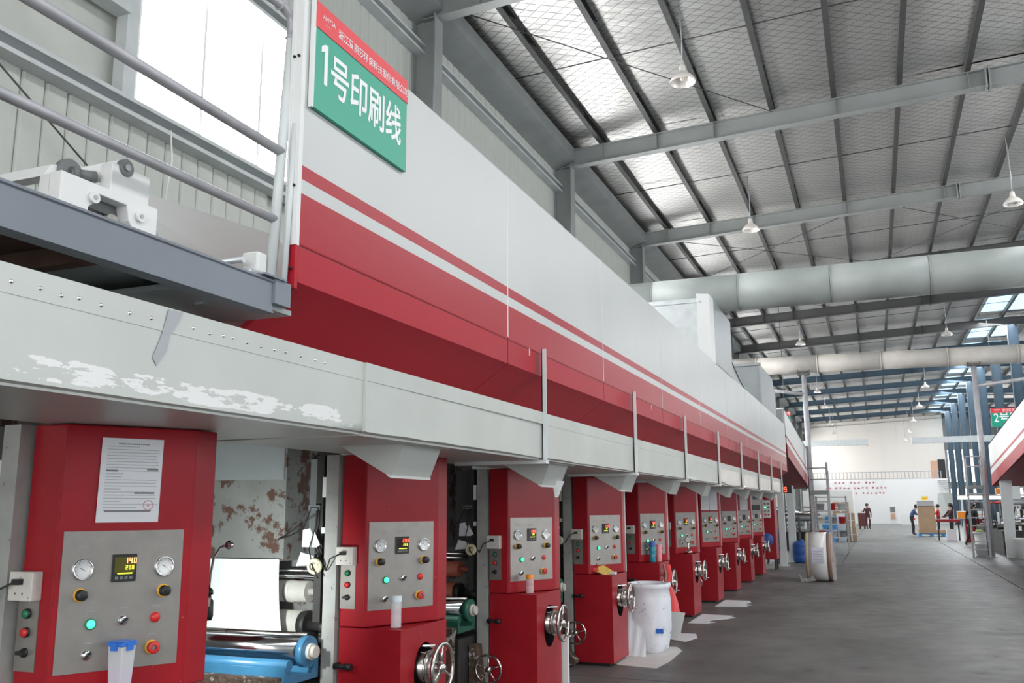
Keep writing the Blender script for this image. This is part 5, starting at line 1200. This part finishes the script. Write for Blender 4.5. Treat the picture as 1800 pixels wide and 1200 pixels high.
# ================================================================== PEOPLE
def person(loc, rz, lab, J, top, bottom, hair_long=False, H=1.66, skirt=False):
    R_ = root('person', loc, lab, 'person', None)
    base = dict(pel=(0, 0, .96), wst=(0, .0, 1.10), chs=(0, 0, 1.30), nck=(0, 0, 1.45), hd0=(0, .01, 1.53), hd=(0, .015, 1.62), hd2=(0, .0, 1.70),
                lsh=(-.17, 0, 1.40), lel=(-.22, .0, 1.14), lwr=(-.22, .05, .92), lha=(-.22, .07, .84), rsh=(.17, 0, 1.40), rel=(.22, 0, 1.14), rwr=(.22, .05, .92), rha=(.22, .07, .84),
                lhp=(-.09, 0, .92), lkn=(-.10, .02, .50), lan=(-.10, -.01, .09), lto=(-.10, .14, .03), rhp=(.09, 0, .92), rkn=(.10, .02, .50), ran=(.10, -.01, .09), rto=(.10, .14, .03))
    base.update(J)
    E_ = [('pel', 'wst'), ('wst', 'chs'), ('chs', 'nck'), ('nck', 'hd0'), ('hd0', 'hd'), ('hd', 'hd2'), ('chs', 'lsh'), ('lsh', 'lel'), ('lel', 'lwr'), ('lwr', 'lha'), ('chs', 'rsh'), ('rsh', 'rel'), ('rel', 'rwr'), ('rwr', 'rha'),
          ('pel', 'lhp'), ('lhp', 'lkn'), ('lkn', 'lan'), ('lan', 'lto'), ('pel', 'rhp'), ('rhp', 'rkn'), ('rkn', 'ran'), ('ran', 'rto')]
    Rd = dict(pel=.145, wst=.125, chs=.15, nck=.055, hd0=.07, hd=.098, hd2=.075, lsh=.065, rsh=.065, lel=.045, rel=.045, lwr=.03, rwr=.03, lha=.032, rha=.032, lhp=.095, rhp=.095, lkn=.06, rkn=.06, lan=.04, ran=.04, lto=.035, rto=.035)
    names = list(base); me = bpy.data.meshes.new('body'); k = H / 1.72
    rot = Matrix.Rotation(rz, 3, 'Z')
    pts = [rot @ (Vector(base[n]) * k) for n in names]
    me.from_pydata([tuple(p) for p in pts], [(names.index(a), names.index(b)) for a, b in E_], [])
    o = bpy.data.objects.new('tmp_body', me); COL.objects.link(o)
    o.modifiers.new('s', 'SKIN'); sub = o.modifiers.new('u', 'SUBSURF'); sub.levels = 1; sub.render_levels = 1
    for i, n in enumerate(names):
        sv = me.skin_vertices[0].data[i]; sv.radius = (Rd[n] * k * (1.25 if n in ('chs', 'pel') else 1),) * 2 if False else (Rd[n] * k, Rd[n] * k); sv.use_root = (n == 'pel')
    bpy.context.view_layer.update()
    nm = bpy.data.meshes.new_from_object(o.evaluated_get(bpy.context.evaluated_depsgraph_get())); bpy.data.objects.remove(o)
    nm.materials.clear()
    for m_ in (top, bottom, skin_m, black): nm.materials.append(m_)
    grp = {}
    for n in names: grp[n] = 2 if n in ('nck', 'hd0', 'hd', 'hd2', 'lha', 'rha') else (1 if n in ('pel', 'lhp', 'rhp', 'lkn', 'rkn', 'lan', 'ran') else (3 if n in ('lto', 'rto') else 0))
    for p_ in nm.polygons:
        p_.use_smooth = True; best = min(range(len(names)), key=lambda i: (pts[i] - p_.center).length - Rd[names[i]] * k * .5); p_.material_index = grp[names[best]]
    b = bpy.data.objects.new('body', nm); COL.objects.link(b); b.parent = R_
    hd = rot @ (Vector(base['hd']) * k) + Vector(loc); bk = rot @ Vector((0, -.02, .035)); h = MB().ball(hd + bk, .112 * k, sc3=(1, 1.05, 1))
    if hair_long: h.path([hd + rot @ Vector((0, -.08, .05)), hd + rot @ Vector((0, -.12, -.08)), hd + rot @ Vector((0, -.11, -.22))], [.06, .05, .02], 8)
    h.build('hair', hair_m, R_)
    fc = hd + rot @ Vector((0, .092 * k, -.01))
    rx = rot @ Vector((1, 0, 0)); fw = rot @ Vector((0, 1, 0))
    MB().ball(fc + rx * .032 + Vector((0, 0, .012)), .009, n=6, m=4).ball(fc - rx * .032 + Vector((0, 0, .012)), .009, n=6, m=4).build('eyes', black, R_)
    MB().ball(fc + fw * .012 - Vector((0, 0, .012)), .014, n=6, m=4, sc3=(1, 1, 1.3)).build('nose', skin_m, R_)
    # five fingers on each hand
    for s, (a, c) in (('l', ('lwr', 'lha')), ('r', ('rwr', 'rha'))):
        A, B_ = rot @ (Vector(base[a]) * k) + Vector(loc), rot @ (Vector(base[c]) * k) + Vector(loc); d = (B_ - A).normalized(); q = d.cross(fw).normalized() if abs(d.dot(fw)) < .9 else rx
        f_ = MB()
        for t, ln in zip((-1.5, -.5, .5, 1.5), (.06, .075, .07, .055)):
            o0 = B_ + q * t * .016 + d * .02; f_.path([o0, o0 + d * ln * .6, o0 + d * ln + fw * .015], [.009, .008, .006], 6)
        o0 = B_ - q * .03; f_.path([o0, o0 - q * .02 + d * .03, o0 - q * .025 + d * .055], [.010, .009, .006], 6)
        f_.build('fingers', skin_m, R_)
    return R_
person((-.62, 67.9, 0), PI + .25, 'person in dark maroon clothes walking in the far aisle with one arm raised', dict(rel=(.26, .02, 1.18), rwr=(.34, .12, 1.22), rha=(.40, .16, 1.24), lkn=(-.10, .10, .50), lan=(-.10, -.08, .10), lto=(-.1, .06, .04), rkn=(.1, .0, .5), ran=(.1, .12, .08), rto=(.1, .26, .03)), cloth_m, cloth_m, H=1.72)
person((1.72, 54.7, 0), -PI / 2 + .2, 'person in blue jacket and black trousers leaning to the board stack', dict(chs=(0, .12, 1.26), wst=(0, .04, 1.1), nck=(0, .22, 1.38), hd0=(0, .27, 1.45), hd=(0, .31, 1.53), hd2=(0, .33, 1.6), lsh=(-.16, .14, 1.34), rsh=(.16, .14, 1.34), lel=(-.2, .25, 1.12), lwr=(-.14, .46, 1.1), lha=(-.12, .54, 1.12), rel=(.2, .25, 1.12), rwr=(.14, .46, 1.1), rha=(.12, .54, 1.12), lkn=(-.1, .12, .5), lan=(-.1, .1, .09), lto=(-.1, .24, .03)), cloth_b, cloth_k, H=1.70)
person((3.1, 55.2, 0), PI / 2, 'person in red top standing behind the board stack', dict(lel=(-.2, .2, 1.15), lwr=(-.12, .4, 1.1), lha=(-.1, .47, 1.1)), cloth_r, cloth_k, H=1.62)
person((3.35, 49.6, 0), PI / 2 + .3, 'person in dark maroon jacket at the red work table', dict(lel=(-.2, .2, 1.15), lwr=(-.12, .4, 1.05), lha=(-.1, .47, 1.03), rel=(.2, .2, 1.15), rwr=(.12, .4, 1.05), rha=(.1, .47, 1.03)), cloth_m, cloth_k, True, H=1.66)
person((3.45, 40.2, 0), -.5, 'person in black stepping behind the right platform ladder', dict(lkn=(-.12, -.05, .5), lan=(-.22, -.25, .10), lto=(-.24, -.13, .04), rkn=(.12, .15, .52), ran=(.12, .1, .09), rto=(.12, .24, .03), chs=(0, .08, 1.28), nck=(0, .12, 1.43), hd0=(0, .15, 1.5), hd=(0, .17, 1.59), hd2=(0, .17, 1.67)), cloth_k, cloth_k, True, H=1.68)
person((-2.75, 26.5, 0), PI, 'worker in dark blue clothes crouching behind the red end cabinet', dict(pel=(0, -.1, .55), wst=(0, -.04, .68), chs=(0, .08, .85), nck=(0, .16, .98), hd0=(0, .2, 1.05), hd=(0, .22, 1.13), hd2=(0, .22, 1.2), lsh=(-.17, .1, .93), rsh=(.17, .1, .93), lel=(-.22, .28, .75), lwr=(-.18, .45, .62), lha=(-.16, .5, .56), rel=(.22, .28, .75), rwr=(.18, .45, .62), rha=(.16, .5, .56), lhp=(-.1, -.1, .52), rhp=(.1, -.1, .52), lkn=(-.16, .3, .48), rkn=(.16, .3, .48), lan=(-.14, .05, .09), ran=(.14, .05, .09), lto=(-.15, .2, .03), rto=(.15, .2, .03)), cloth_b, cloth_b)
